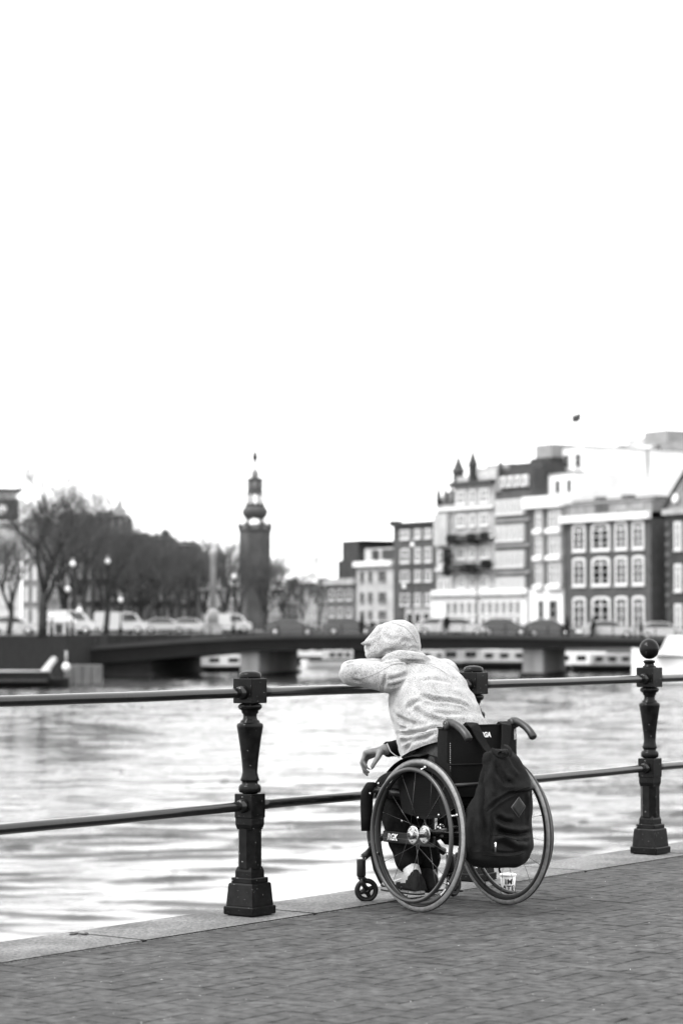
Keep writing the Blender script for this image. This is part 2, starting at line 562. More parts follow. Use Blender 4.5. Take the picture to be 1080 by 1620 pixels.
# calm sheet round the rippled part, edge to edge with it
h0, h1 = 2 + 4 * .155, 2 + 205 * .155
mb.add([(-900, 4, WZ), (-h0, 4, WZ), (-h1, 205, WZ), (-900, 205, WZ)], [(0, 1, 2, 3)])
mb.add([(h0, 4, WZ), (900, 4, WZ), (900, 205, WZ), (h1, 205, WZ)], [(0, 1, 2, 3)])
mb.add([(-900, 205, WZ), (900, 205, WZ), (900, 1500, WZ), (-900, 1500, WZ)], [(0, 1, 2, 3)])
mb.add([(-900, -60, WZ), (900, -60, WZ), (900, 4, WZ), (-900, 4, WZ)], [(0, 1, 2, 3)])
wat = link('river_water', mb.raw('river_water'), material=M_WATER); tag(wat, kind='structure')

# ------------------------------------------------------------------ railing
D4 = math.pi / 4
SQ = math.sqrt(2) / 2
def sq(w): return w * SQ
def post_meshes():
    body = MB()
    # socket block of the lower rail, stop-chamfered octagonal shaft below it
    body.bbox((0, 0, .4405), (.0895, .0895, .097), .003)
    body.lathe([(sq(.082), .3918), (sq(.082), .366), (.051, .346)], 4, phase=D4, smooth=False)
    body.lathe([(.0485, .350), (.0485, .192)], 8, phase=math.pi / 8, smooth=False)
    body.lathe([(.050, .197), (sq(.082), .180), (sq(.083), .154)], 4, phase=D4, smooth=False)
    # four little wedges where shaft turns square again
    body.lathe([(.030, .490), (.042, .494), (.0455, .503), (.0455, .515), (.041, .524), (.033, .528), (.032, .537), (.037, .540), (.0385, .545), (.0345, .556),
                (.030, .575), (.0335, .62), (.0405, .675), (.0475, .725), (.0525, .752), (.0535, .760), (.0515, .768), (.044, .772), (.0385, .775), (.039, .780),
                (.031, .785), (.0275, .795), (.0275, .806), (.034, .814), (.0345, .822), (.043, .826), (.0485, .834), (.0485, .841), (.042, .848), (.033, .850)], 28)
    blk = MB(); blk.bbox((0, 0, .901), (.0985, .0985, .100), .003)
    base = MB()
    base.bbox((0, 0, .144), (.107, .107, .022), .003)
    base.lathe([(sq(.114), .134), (sq(.121), .128), (sq(.134), .046), (sq(.134), .040)], 4, phase=D4, smooth=False)
    base.bbox((0, 0, .0255), (.152, .152, .034), .004)
    base.bbox((0, 0, .0045), (.125, .125, .012), .002)
    cap = MB(); cap.lathe([(.044, .9505), (.045, .955), (.045, .965), (.042, .972), (.030, .978), (.012, .981)], 24)
    ball = MB(); ball.lathe([(.034, .9505), (.034, .957), (.026, .961), (.024, .972), (.029, .976), (.031, .981), (.029, .986), (.020, .989)], 24)
    ball.ellip((0, 0, 1.045), (.0505, .0505, .0525), 28)
    return [x.mesh(n) for x, n in ((body, 'post'), (blk, 'rail_socket'), (base, 'post_base'), (cap, 'cap'), (ball, 'ball_finial'))]
pm = post_meshes()
for me in pm: me.materials.append(M_IRON)
railing = empty('iron_railing', Q(0, 0, 0), RZ)
tag(railing, 'black cast iron railing with turned posts and two pipe rails along the quay edge', 'railing')
for k in range(-1, 4):
    p = link('post', pm[0], railing, (k * SP, 0, 0))
    link('rail_socket', pm[1], p); link('post_base', pm[2], p)
    if k in (2,):
        link('ball_finial', pm[4], p)
        p['label'] = 'post with a round ball on top'
    else:
        link('cap', pm[3], p)
def rail_mesh(name, z, r, half, seed):
    rnd = random.Random(seed); m = MB(); N = 22
    path = [(half + (SP - 2 * half) * i / N, .0003 * math.sin(i * 1.3 + seed), z + .0004 * math.sin(i * .7 + seed) - .002 * math.sin(math.pi * i / N)) for i in range(N + 1)]
    m.tube(path, [r * (1 + rnd.uniform(-.008, .008)) for _ in path], 18)
    for e, sg in ((half, 1), (SP - half, -1)):        # cast sockets
        m.tube([(e - sg * .004, 0, z), (e + sg * .010, 0, z), (e + sg * .020, 0, z), (e + sg * .028, 0, z)], [r * 1.42, r * 1.38, r * 1.2, r * 1.0], 18)
    for _ in range(4):                                # paint runs and lumps under the pipe
        x = rnd.uniform(.1, SP - .1)
        m.ellip((x, 0, z - r * .92), (rnd.uniform(.006, .012), .004, .003), 8)
    return m
for k in range(-1, 3):
    rail_mesh('top_rail', .894, .0208, .049, k + 3).build('top_rail', M_IRON_RAIL, railing, (k * SP, 0, 0))
    rail_mesh('bottom_rail', .441, .0205, .0445, k + 11).build('bottom_rail', M_IRON_RAIL, railing, (k * SP, 0, 0))

# ------------------------------------------------------------------ wheelchair
FW = Vector((-.577, .817, 0)); RT = Vector((.817, .577, 0))
MC = (at_z(676.5, 1441.5, 0) + at_z(808, 1433, 0)) / 2 + Vector((-.012, 0, 0))
AXU = .035
CRZ = math.atan2(FW.y, FW.x)
def C(u, v, z): return MC + FW * u + RT * v + Vector((0, 0, z))
def L(u, v, z): return Vector((u, -v, z))
chair = empty('wheelchair', MC, CRZ)
tag(chair, 'black active wheelchair with large grey spoked wheels standing at the railing', 'wheelchair')

AX = .3095; TR = .22
def two(name, m1, mt1, m2, mt2, parent, **kw):
    a = m1.mesh(name); n1 = len(m1.f)
    mm = MB(); mm.v = m1.v + m2.v; mm.f = m1.f + [tuple(i + len(m1.v) for i in f) for f in m2.f]; mm.sm = m1.sm + m2.sm
    me = mm.mesh(name); me.materials.append(mt1); me.materials.append(mt2)
    idx = [0] * len(m1.f) + [1] * len(m2.f); me.polygons.foreach_set('material_index', idx)
    bpy.data.meshes.remove(a)
    return link(name, me, parent, kw.get('loc'), kw.get('rot'))
def circ(R, z, n=72): return [(R * math.cos(2 * math.pi * k / n), R * math.sin(2 * math.pi * k / n), z) for k in range(n)]
rim = MB(); rim.lathe([(.2745, -.0085), (.2700, -.005), (.2680, 0), (.2700, .005), (.2745, .0085), (.288, .0100), (.2905, .0100), (.2905, -.0100), (.288, -.0100)], 72, closed=True)
rim_me = rim.mesh('rear_wheel'); rim_me.materials.append(M_FRAME)
ty = MB(); ty.tube(circ(.2985, 0, 96), .0122, 16, closed=True)
tym = ty.mesh('tyre'); tym.materials.append(M_TYRE)
tr = MB(); tr.lathe([(.3096, -.0055), (.3112, -.003), (.3116, 0), (.3112, .003), (.3096, .0055)], 96, closed=True)
hr = MB(); hr.tube(circ(.2665, .040, 96), .0092, 14, closed=True)
tabs = MB()
for k in range(6):
    a = k * math.pi / 3 + .35; c_, s_ = math.cos(a), math.sin(a)
    tabs.tube([(.278 * c_, .278 * s_, .008), (.277 * c_, .277 * s_, .020), (.270 * c_, .270 * s_, .036)], [.0045, .004, .004], 8)
    tabs.tube([(.281 * c_, .281 * s_, .009), (.281 * c_, .281 * s_, .016)], .007, 8)
hub1 = MB()
hub1.lathe([(.0125, -.034), (.0125, .034), (.016, .036), (.018, .040), (.018, .047), (.012, .052), (.004, .052)], 24)
for zf in (-.028, .030):
    hub1.lathe([(.012, zf - .004), (.030, zf - .002), (.0375, zf - .0022), (.0385, zf), (.0375, zf + .0022), (.030, zf + .002), (.012, zf + .006)], 32)
hub2 = MB()
for zf in (-.028, .030):
    for k in range(5):
        a = k * 2 * math.pi / 5 + .2
        for sg in (-1, 1):
            c_, s_ = math.cos(a), math.sin(a)
            Mx = Matrix.Rotation(a, 3, 'Z')
            hub2.ellip((.025 * c_, .025 * s_, zf + sg * .0022), (.0045, .0085, .0012), 12, Mx)
hub2.lathe([(.004, .0505), (.010, .0524), (.010, .054), (.004, .0545)], 16)
def spoke_mesh(sign, dirn):
    m = MB(); a = dirn * .55
    m.tube([(.034 * math.cos(a), .034 * math.sin(a), sign * .029), (.2705, 0, sign * .002)], .00095, 5)
    m.tube([(.258, -.0, sign * .0032), (.2705, 0, sign * .002)], .0019, 6)
    me = m.mesh('spoke'); me.materials.append(M_SPOKE); return me
sp4 = [spoke_mesh(s, d) for s in (1, -1) for d in (1, -1)]
def rear_wheel(side):           # side -1 left, +1 right
    camb = math.radians(1.5)
    # wheel space: z outward
    out = Vector((0, -side, 0))
    w = link('rear_wheel', rim_me, chair, L(AXU, side * TR, AX))
    zx = (out * math.cos(camb) + Vector((0, 0, math.sin(camb)))).normalized()
    xx = Vector((1, 0, 0)); yx = zx.cross(xx)
    w.rotation_euler = Matrix((xx, yx, zx)).transposed().to_euler()
    t = two('tyre', ty, M_TYRE, tr, M_TREAD, w) if side < 0 else link('tyre', rear_wheel.t, w)
    if side < 0: rear_wheel.t = t.data
    h = two('hand_rim', hr, M_HANDRIM, tabs, M_CHROME, w) if side < 0 else link('hand_rim', rear_wheel.h, w)
    if side < 0: rear_wheel.h = h.data
    b = two('hub', hub1, M_CHROME, hub2, M_INK, w) if side < 0 else link('hub', rear_wheel.b, w)
    if side < 0: rear_wheel.b = b.data
    for k in range(16):
        o = link('spoke', sp4[(k % 2) * 2 + (k // 2) % 2], w); o.rotation_euler = (0, 0, k * 2 * math.pi / 16 + .1)
    for a0 in (-.95, 2.2):
        st = MB()
        for i in range(7):
            a = a0 * (1 if side < 0 else .8) + i * .022
            Mx = Matrix.Rotation(a, 3, 'Z')
            st.box((.281 * math.cos(a), .281 * math.sin(a), .0097), (.007, .003, .0012), Mx)
        st.build('rim_lettering', M_WHITE, w)
    qr = MB(); qr.tube([(.262 * math.cos(1.1), .262 * math.sin(1.1), 0), (.246 * math.cos(1.1), .246 * math.sin(1.1), 0)], .0035, 8)
    qr.build('valve', M_FRAME, w)
rear_wheel(-1); rear_wheel(1)

# frame
fr = MB()
for sd_ in (-1, 1):
    v = sd_ * .165
    fr.tube([L(-.13, v, .44), L(.05, v, .452), L(.30, v, .466), L(.40, v, .472), L(.437, v, .462), L(.452, v, .43), L(.455, v, .36), L(.452, v, .27), L(.435, v * .98, .20), L(.42, v * .95, .14), L(.40, v * .85, .085), L(.36, v * .7, .06)], .0135, 12)
    fr.tube([L(-.08, v, .335), L(-.085, v, .45), L(-.088, v, .60), L(-.086, v * 1.02, .735), L(-.088, v * 1.02, .760)], .0115, 12)
    fr.tube([L(-.09, v, .335), L(AXU, v, .312)], .014, 10)
    fr.bbox(L(.165, v * 1.03, .281), (.36, .016, .046), .004)
    fr.tube([L(.345, v, .28), L(.44, v, .245)], .014, 10)
    fr.tube([L(.43, v, .225), L(.435, sd_ * .19, .20), L(.43, sd_ * .215, .188)], .016, 10)
fr.tube([L(AXU, -.19, .3095), L(AXU, .19, .3095)], .0175, 14)
fr.tube([L(.0, -.165, .43), L(.0, .165, .43)], .011, 8)
fr.tube([L(.36, -.12, .06), L(.36, .12, .06)], .010, 8)
fr.tube([L(.30, -.165, .462), L(.30, .165, .462)], .011, 8)
fr.build('frame', M_FRAME, chair)
bar = MB(); bar.tube([L(-.118, -.165, .517), L(-.125, 0, .519), L(-.118, .165, .517)], .008, 10)
bar.build('backrest_bar', M_HANDRIM, chair)
cl_ = MB()
cl_.tube([L(.005, -.15, .338), L(.005, -.05, .338)], .011, 10)
cl_.tube([L(-.015, -.145, .30), L(-.015, -.145, .345)], .009, 10)
for zz in (.322, .352):
    cl_.tube([L(-.033, -.15, zz), L(-.033, -.165, zz)], .0055, 8)
for (u, v, z) in ((.36, -.186, .50), (.19, -.19, .355), (.08, -.19, .375), (.42, -.186, .455), (.447, -.186, .40), (-.06, -.19, .395)):
    cl_.ellip(L(u, v, z), (.006, .006, .006), 8)
cl_.build('axle_clamp', M_CHROME, chair)
hose = MB(); hose.tube([L(.10, -.15, .42), L(.07, -.165, .38), L(.06, -.165, .345), L(.03, -.16, .325), L(-.01, -.155, .32)], .005, 8)
hose.build('cable', M_HANDRIM, chair)
pad = MB(); pad.tube([L(.41, -.172, .487), L(.435, -.174, .482), L(.455, -.176, .455), L(.462, -.176, .41), L(.463, -.176, .35), L(.461, -.176, .295)], [.016, .024, .0275, .0265, .0245, .023], 14)
pad.build('padded_sleeve', M_CLOTHBLK, chair)
# lettering on the side bar
Xl, Zl = Vector((-1, 0, 0)), Vector((0, 0, 1))        # seen from the left side of the chair: reads towards the back
Mt = Matrix.Translation(L(.275, -.1795, .281)) @ Matrix(((-1, 0, 0, 0), (0, 0, 1, 0), (0, 1, 0, 0), (0, 0, 0, 1)))
text_mesh('lettering', 'RGK', .038, M_WHITE, chair, Mt, shear=.25, bold=.0012, sx=.9)
# seat, side guards
seat = MB(); seat.bbox(L(.14, 0, .455), (.48, .33, .035), .012); seat.build('seat', M_CLOTHBLK, chair)
ub = MB(); ub.bbox(L(.11, .085, .345), (.26, .17, .20), .04); ub.build('under_seat_dark_fill', M_CLOTHBLK, chair)  # dark block added under the seat to close off the bright water behind
cush = MB(); cush.bbox(L(.13, 0, .49), (.44, .34, .04), .015); cush.build('cushion', M_CLOTHBLK, chair)
for sd_ in (-1, 1):
    g = MB(); pts = []
    for i in range(15):
        a = math.radians(50 + (135 - 50) * i / 14); pts.append((AXU + .327 * math.cos(a), AX + .327 * math.sin(a)))
    pts = pts[:12] + [(-.16, .44), (-.08, .385), (.06, .37), (.20, .39)]
    g.prism(pts, .178, .182, lambda a, b, v: L(a, sd_ * v, b))
    for i in range(15):
        zc = .392 + i * .0098
        g.box(L(.045, sd_ * .1835, zc), (.20 - .004 * i, .002, .0035), Matrix.Rotation(.10, 3, 'Y'))
    # fender lip over the tyre
    ringp = []
    for i in range(12):
        a = math.radians(50 + (93 - 50) * i / 11)
        ringp.append([L(AXU + R_ * math.cos(a), sd_ * w_, AX + R_ * math.sin(a)) for R_, w_ in ((.326, .18), (.322, .215), (.318, .232), (.320, .234), (.326, .216), (.330, .18))])
    g.rings(ringp, True)
    g.build('side_guard', M_CLOTHBLK, chair)
# footplate
fp = MB(); fp.bbox(L(.345, 0, .0475), (.17, .25, .008), .003); fp.build('footplate', M_FRAME, chair)
# backrest: upholstered shell with short wings
back = MB(); rows = []
zt = [.468, .50, .56, .63, .70, .745, .757]
prof = [(-.045, -.186), (-.075, -.188), (-.103, -.182), (-.116, -.15), (-.128, -.08), (-.132, 0), (-.128, .08), (-.116, .15), (-.103, .182), (-.075, .188), (-.045, .186)]
inner = [(u + .016, v * .93) for u, v in reversed(prof)]
loop = prof + inner
rings_ = []
for i, z in enumerate(zt):
    top = 1 if i < 5 else .985
    wob = .003 * math.sin(i * 1.9)
    rings_.append([L(u + wob * math.sin(v * 17) + (0 if z > .6 else .006), v * top, z - (.014 if (k < 2 or 8 < k < 13 or k > 19) and i > 4 else 0)) for k, (u, v) in enumerate(loop)])
back.rings(rings_, False)
bo = back.build('backrest', M_CLOTHBLK, chair); smooth_by_angle(bo.data, 50)
pip = MB()
for v0 in (-.172, .172):
    for i in range(24):
        z = .49 + i * .0085
        pip.box(L(-.1115, v0, z), (.002, .0016, .004))
pip.build('stitching', mat('grey_thread', .3, .4), bo)
pipe = MB()
pipe.tube([L(u - .002, v * 1.003, .757 if abs(v) < .17 else .748) for u, v in prof], .0035, 8)
pipe.tube([L(u - .0035, v * 1.003, .60) for u, v in prof[2:9]], .003, 8)
pipe.build('piping', M_STRAP, bo)
Mb = Matrix.Translation(L(-.1345, -.010, .717)) @ Matrix(((0, 0, -1, 0), (-1, 0, 0, 0), (0, 1, 0, 0), (0, 0, 0, 1)))
text_mesh('lettering', 'TIGA', .028, M_WHITE, bo, Mb, bold=.0012, sx=.95)
tg = MB(); tg.box(L(-.1135, .165, .715), (.002, .012, .045)); tg.build('care_label', mat('pale_label', .10, .5, scale=150, lo=.45, hi=.55), bo)
# push handles
for sd_ in (-1, 1):
    v = sd_ * .168
    h = MB()
    h.tube([L(-.083, v, .762), L(-.098, v, .769), L(-.118, v, .769), L(-.150, v, .760), L(-.182, v, .746), L(-.208, v, .727), L(-.226, v, .708), L(-.230, v, .703)],
           [.015, .0175, .0165, .0155, .0158, .0165, .017, .0125], 18)
    h.lathe([(.008, -.020), (.0185, -.019), (.0195, -.014), (.0195, .014), (.0185, .019), (.008, .020)], 18, L(-.098, v, .760), Matrix.Rotation(math.pi / 2, 3, 'X'))
    ho = h.build('push_handle', mat('grey_foam_grip', .012, .02, rough=.42, scale=40, spec=.4), chair)
    bb = MB()
    for du, dz in ((-.004, .008), (.008, -.003)):
        bb.ellip(L(-.095 + du, v + sd_ * .0195, .760 + dz), (.0022, .0022, .0022), 8)
    bb.build('screw', M_CHROME, ho)
# casters
def caster(piv, trail_ang):
    """piv: chair-space point at the foot of the housing; trail_ang: direction of the trail in chair space"""
    hs = MB(); hs.lathe([(.012, .106), (.018, .108), (.0195, .114), (.0195, .182), (.017, .190), (.008, .193)], 18, (piv.x, piv.y, 0))
    hs.build('caster_housing', M_FRAME, chair)
    top = MB(); top.lathe([(.0196, .178), (.0205, .180), (.0205, .188), (.012, .195), (.004, .196)], 18, (piv.x, piv.y, 0))
    top.build('housing_cap', M_CHROME, chair)
    T = Vector((math.cos(trail_ang), math.sin(trail_ang), 0)); S = Vector((-T.y, T.x, 0))
    c = Vector((piv.x, piv.y, .0505)) + T * .022
    fk = MB()
    fk.bbox(Vector((piv.x, piv.y, .101)) + T * .003, (.034, .040, .010), .002, Matrix.Rotation(trail_ang, 3, 'Z'))
    for sg in (-1, 1):
        fk.tube([Vector((piv.x, piv.y, .100)) + S * sg * .016, Vector((piv.x, piv.y, .080)) + S * sg * .0165 + T * .004, c + S * sg * .0165], [.008, .008, .0075], 10)
    fo = fk.build('caster_fork', M_FRAME, chair)
    wh = MB()
    R3 = Matrix((T, Vector((0, 0, 1)), S)).transposed()
    def q(p): return R3 @ Vector(p)
    n = 48
    wh.tube([c + q((.0405 * math.cos(2 * math.pi * k / n), .0405 * math.sin(2 * math.pi * k / n), 0)) for k in range(n)], .0098, 12, closed=True)
    wh.lathe([(.029, -.008), (.034, -.009), (.034, .009), (.029, .008)], 32, c, R3, closed=True)
    wh.lathe([(.004, -.012), (.0175, -.011), (.0175, .011), (.004, .012)], 20, c, R3)
    for k in range(4):
        a = k * math.pi / 2 + .4
        wh.tube([c + q((.008 * math.cos(a), .008 * math.sin(a), 0)), c + q((.031 * math.cos(a), .031 * math.sin(a), 0))], [.0115, .0085], 8)
    wo_ = wh.build('caster_wheel', M_BLACKPL, chair)
    ax_ = MB(); ax_.lathe([(.002, -.023), (.005, -.022), (.005, .022), (.002, .023)], 12, c, R3); ax_.build('axle_bolt', M_CHROME, wo_)
# the casters have swung round: the left one lies across the view
angX = -CRZ                                       # chair-space angle of world +X
caster(L(.432, -.225, 0), angX + .12)
caster(L(.375, .205, 0), angX + .9)

# ------------------------------------------------------------------ person
def place(me, name, root, material):
    me.transform(root.matrix_world.inverted() if root.parent else Matrix.Translation(-root.location))
    return link(name, me, root, material=material)
man = empty('person', C(.2, 0, 0))
tag(man, 'person in pale hooded fleece sitting in the wheelchair, slumped over the top rail', 'person')

def spine_rings(mb, rows, k=2.4, n=28):
    """rows (centre, side half width, depth half width)"""
    P = [r[0] for r in rows]; out = []
    for i, (c, a, b) in enumerate(rows):
        t = (P[min(i + 1, len(P) - 1)] - P[max(i - 1, 0)]).normalized()
        s_ = (RT - t * RT.dot(t)).normalized(); d = t.cross(s_).normalized()
        ring = []
        for j in range(n):
            th = 2 * math.pi * j / n; cc, ss = math.cos(th), math.sin(th)
            rr = (abs(cc) ** k + abs(ss) ** k) ** (-1 / k)
            ring.append(c + s_ * a * cc * rr + d * b * ss * rr)
        out.append(ring)
    mb.rings(out, True)

HC = at(626, 1017, 10.36)                          # head centre
ELB = at(556, 1067, 10.17)                         # left elbow, on the rail
ELB.z = max(ELB.z, .894 + .0208 + .052)
SHL = C(.285, -.165, .945); SHR = C(.335, .145, .95)
WRL = at(640, 1052, 10.50)                         # left wrist, under the face beyond the rail
ELR = C(.39, .20, .66)
YH = 10.25
WRR = at(609, 1186, YH)

# body: one continuous skin
KV = {-1: -.105, 1: .075}; FV = {-1: -.105, 1: .0}
bd = MB()
spine_rings(bd, [(C(.0, 0, .52), .12, .08), (C(.05, 0, .60), .125, .085), (C(.12, 0, .71), .13, .085), (C(.21, 0, .83), .135, .085), (C(.29, 0, .92), .14, .075), (C(.34, 0, .975), .09, .06)], 2.2)
for sd_ in (-1, 1):
    bd.capsule(C(.04, sd_ * .09, .545), C(.41, KV[sd_], .48), .07, .048)
    bd.capsule(C(.41, KV[sd_], .48), C(.33, FV[sd_], .31), .042, .040); bd.capsule(C(.33, FV[sd_], .31), C(.255, FV[sd_], .14), .040, .028)
    bd.capsule(C(.24, FV[sd_], .11), C(.37, FV[sd_], .085), .028, .024)
bd.capsule(C(.33, 0, .96), HC + Vector((.03, 0, -.06)), .05, .05)
bd.capsule(C(.30, -.12, .94), ELB, .045, .036); bd.capsule(ELB, WRL, .036, .024)
bd.capsule(SHR, ELR, .045, .036); bd.capsule(ELR, WRR, .034, .024)
# head facing the water, dropped towards the arm
fdir = Vector((-.62, .66, -.42)).normalized(); sdv = fdir.cross(Vector((0, 0, 1))).normalized(); udv = sdv.cross(fdir).normalized()
HM = Matrix((sdv, fdir, udv)).transposed()
def hp(a, b, c): return HC + HM @ Vector((a, b, c))
bd.ellip(hp(0, -.008, -.002), (.066, .078, .078), 24, HM)
bd.ellip(hp(0, .018, -.035), (.056, .066, .070), 24, HM)
bd.capsule(hp(0, .082, .005), hp(0, .097, -.028), .007, .0125)          # nose
bd.ellip(hp(0, .078, -.058), (.024, .012, .006), 12, HM)                # lips
bd.ellip(hp(0, .078, -.068), (.021, .012, .007), 12, HM)
bd.ellip(hp(0, .068, -.092), (.024, .018, .016), 12, HM)                # chin
for sg in (-1, 1):
    bd.ellip(hp(sg * .072, -.005, -.010), (.010, .018, .030), 12, HM)   # ears
    bd.ellip(hp(sg * .030, .070, .018), (.024, .012, .008), 12, HM)     # brows
# right hand
def hv(px, py, dy=0.0): return at(px, py, YH + dy)
wr = hv(609, 1186)
knuck = [(577.5, 1190.5, -.022), (576.5, 1193, -.004), (578, 1196, .014), (581, 1198.5, .030)]
for (kx, ky, dy) in knuck:
    bd.capsule(hv(606, 1186.5, dy * .4), hv(kx, ky, dy), .0175, .0108, 10)
bd.capsule(hv(607, 1186, -.004), hv(585, 1192, 0), .021, .015, 12)
fing = [
    [(577.5, 1190.5, -.022), (573.5, 1203, -.026), (578.5, 1212, -.026), (584, 1216, -.024)],
    [(576.5, 1193, -.004), (571.5, 1207, -.006), (575.5, 1217.5, -.006), (582.5, 1221.5, -.004)],
    [(578, 1196, .014), (573, 1210.5, .013), (575.5, 1221, .013), (580.5, 1226, .014)],
    [(581, 1198.5, .030), (577.5, 1210, .030), (578, 1218, .030), (581, 1223.5, .030)]]
for f, s_ in zip(fing, (1.0, 1.0, .95, .85)):
    rr = [.0102 * s_, .0088 * s_, .0078 * s_, .0070 * s_]
    pts = [hv(*p) for p in f]; rr = [q_ * .9 for q_ in rr]
    for i in range(3): bd.capsule(pts[i], pts[i + 1], rr[i], rr[i + 1], 10)
th = [hv(601, 1190, -.030), hv(596.5, 1200, -.040), hv(591, 1208.5, -.042), hv(587.5, 1215, -.040)]
for i, (r0, r1) in enumerate(((.0155, .0115), (.0112, .0098), (.0098, .0082))): bd.capsule(th[i], th[i + 1], r0, r1, 10)
# left hand, slack, palm down beyond the rail
lw = WRL; ldir = (WRL - ELB).normalized(); lside = ldir.cross(Vector((0, 0, 1))).normalized()
for k in range(4):
    o_ = (k - 1.5) * .019
    p0 = lw + lside * o_ * .5; p1 = lw + ldir * .085 + lside * o_ + Vector((0, 0, -.004))
    p2 = p1 + ldir * .036 + Vector((0, 0, -.014)); p3 = p2 + ldir * .020 + Vector((0, 0, -.020)); p4 = p3 + ldir * .008 + Vector((0, 0, -.020))
    bd.capsule(p0, p1, .015, .0105, 10); bd.capsule(p1, p2, .0092, .0084, 10); bd.capsule(p2, p3, .0084, .0076, 10); bd.capsule(p3, p4, .0076, .0066, 10)
t0 = lw + ldir * .02 - lside * .018
bd.capsule(t0, t0 + ldir * .035 - lside * .026, .013, .0105, 10); bd.capsule(t0 + ldir * .035 - lside * .026, t0 + ldir * .062 - lside * .034, .0105, .0085, 10)
me = remeshed(bd, .0032, 3, 'body')
place(me, 'body', man, M_SKIN)
for sg in (-1, 1):                                   # eyes
    e = MB(); e.ellip(hp(sg * .030, .073, .002), (.012, .012, .0075), 12, HM); place(e.mesh('eye'), 'eye', man, M_WHITE)
    e2 = MB(); e2.ellip(hp(sg * .030, .0835, .001), (.0052, .0022, .0052), 10, HM); place(e2.mesh('iris'), 'iris', man, M_INK)
hm = MB(); hm.ellip(hp(0, -.012, .004), (.072, .083, .082), 24, HM)
me = hm.mesh('hair')
bm = bmesh.new(); bm.from_mesh(me)
bmesh.ops.bisect_plane(bm, geom=bm.verts[:] + bm.edges[:] + bm.faces[:], plane_co=hp(0, .052, .03), plane_no=HM @ Vector((0, 1, -.4)), clear_outer=True)
bm.to_mesh(me); bm.free(); place(me, 'hair', man, M_HAIR)

# trousers
tm = MB()
spine_rings(tm, [(C(-.03, 0, .50), .155, .085), (C(.0, 0, .56), .158, .095), (C(.04, 0, .62), .152, .095), (C(.07, 0, .665), .145, .09)], 2.6)
for sd_ in (-1, 1):
    tm.capsule(C(.03, sd_ * .088, .545), C(.405, KV[sd_], .478), .085, .060, 18)
    tm.capsule(C(.405, KV[sd_], .478), C(.33, FV[sd_], .31), .058, .062, 18)
    tm.capsule(C(.33, FV[sd_], .31), C(.262, FV[sd_], .185), .062, .056, 18)
me = remeshed(tm, .006, 3, 'trousers')
ruffle(me, lambda p, n_=noise.noise, V_=Vector: (lambda q: .006 * noise.noise(Vector((q.x, q.y, q.z * 2.2))) + .003 * noise.noise(q * 2.7))(p * 9.0))
place(me, 'trousers', man, M_TROUSER)
# dark cuff of the undershirt on the hanging arm
cf = MB(); cf.capsule(ELR.lerp(WRR, .12), WRR + (ELR - WRR).normalized() * .05, .040, .033); cf.tube([WRR + (ELR - WRR).normalized() * .10, WRR + (ELR - WRR).normalized() * .03, WRR + (ELR - WRR).normalized() * .006], [.038, .034, .0335], 18)
me = remeshed(cf, .005, 3, 'shirt_sleeve')
ruffle(me, lambda p: .002 * noise.noise(p * 30))
place(me, 'shirt_sleeve', man, M_CLOTHBLK)
# charcoal shirt tail showing between fleece and chair
sh = MB()
spine_rings(sh, [(C(-.02, 0, .55), .165, .09), (C(.01, 0, .60), .166, .10), (C(.06, 0, .65), .165, .105), (C(.10, 0, .70), .15, .095)], 2.5)
sh.capsule(C(.0, -.13, .605), C(.15, -.12, .60), .058, .05)
me = remeshed(sh, .006, 3, 'shirt_tail')
ruffle(me, lambda p, n_=noise.noise, V_=Vector: (lambda q: .006 * noise.noise(Vector((q.x, q.y, q.z * 2.0))))(p * 10.0))
place(me, 'shirt_tail', man, M_SHIRT)

# fleece jacket
jk = MB()
spine_rings(jk, [(C(.07, -.012, .525), .188, .150), (C(.09, -.012, .59), .190, .160), (C(.12, -.012, .66), .190, .165), (C(.165, -.012, .735), .188, .165), (C(.215, -.010, .815), .184, .155),
                 (C(.262, -.006, .885), .176, .135), (C(.295, -.004, .945), .150, .10), (C(.335, -.006, .985), .10, .08)], 2.5)
jk.ellip(SHL, (.072, .072, .068)); jk.ellip(SHR + Vector((-.02, 0, .0)), (.068, .068, .068))
jk.capsule(SHL, SHL.lerp(ELB, .5) + Vector((0, 0, -.002)), .074, .062, 20); jk.capsule(SHL.lerp(ELB, .5), ELB, .062, .056, 20)
jk.capsule(ELB, WRL, .056, .040, 18)
jk.capsule(SHR, ELR, .068, .056, 18); jk.capsule(ELR, ELR.lerp(WRR, .3), .054, .046, 18)
jk.capsule(C(.31, -.01, .97), HC + Vector((.045, -.01, -.055)), .075, .06, 20)
# rolled collar
col = [at(604, 1046, 10.22), at(614, 1040, 10.19), at(628, 1038, 10.17), at(648, 1038, 10.17), at(668, 1042, 10.20), at(683, 1050, 10.25)]
jk.tube(col, [.012, .018, .024, .026, .024, .016], 14)
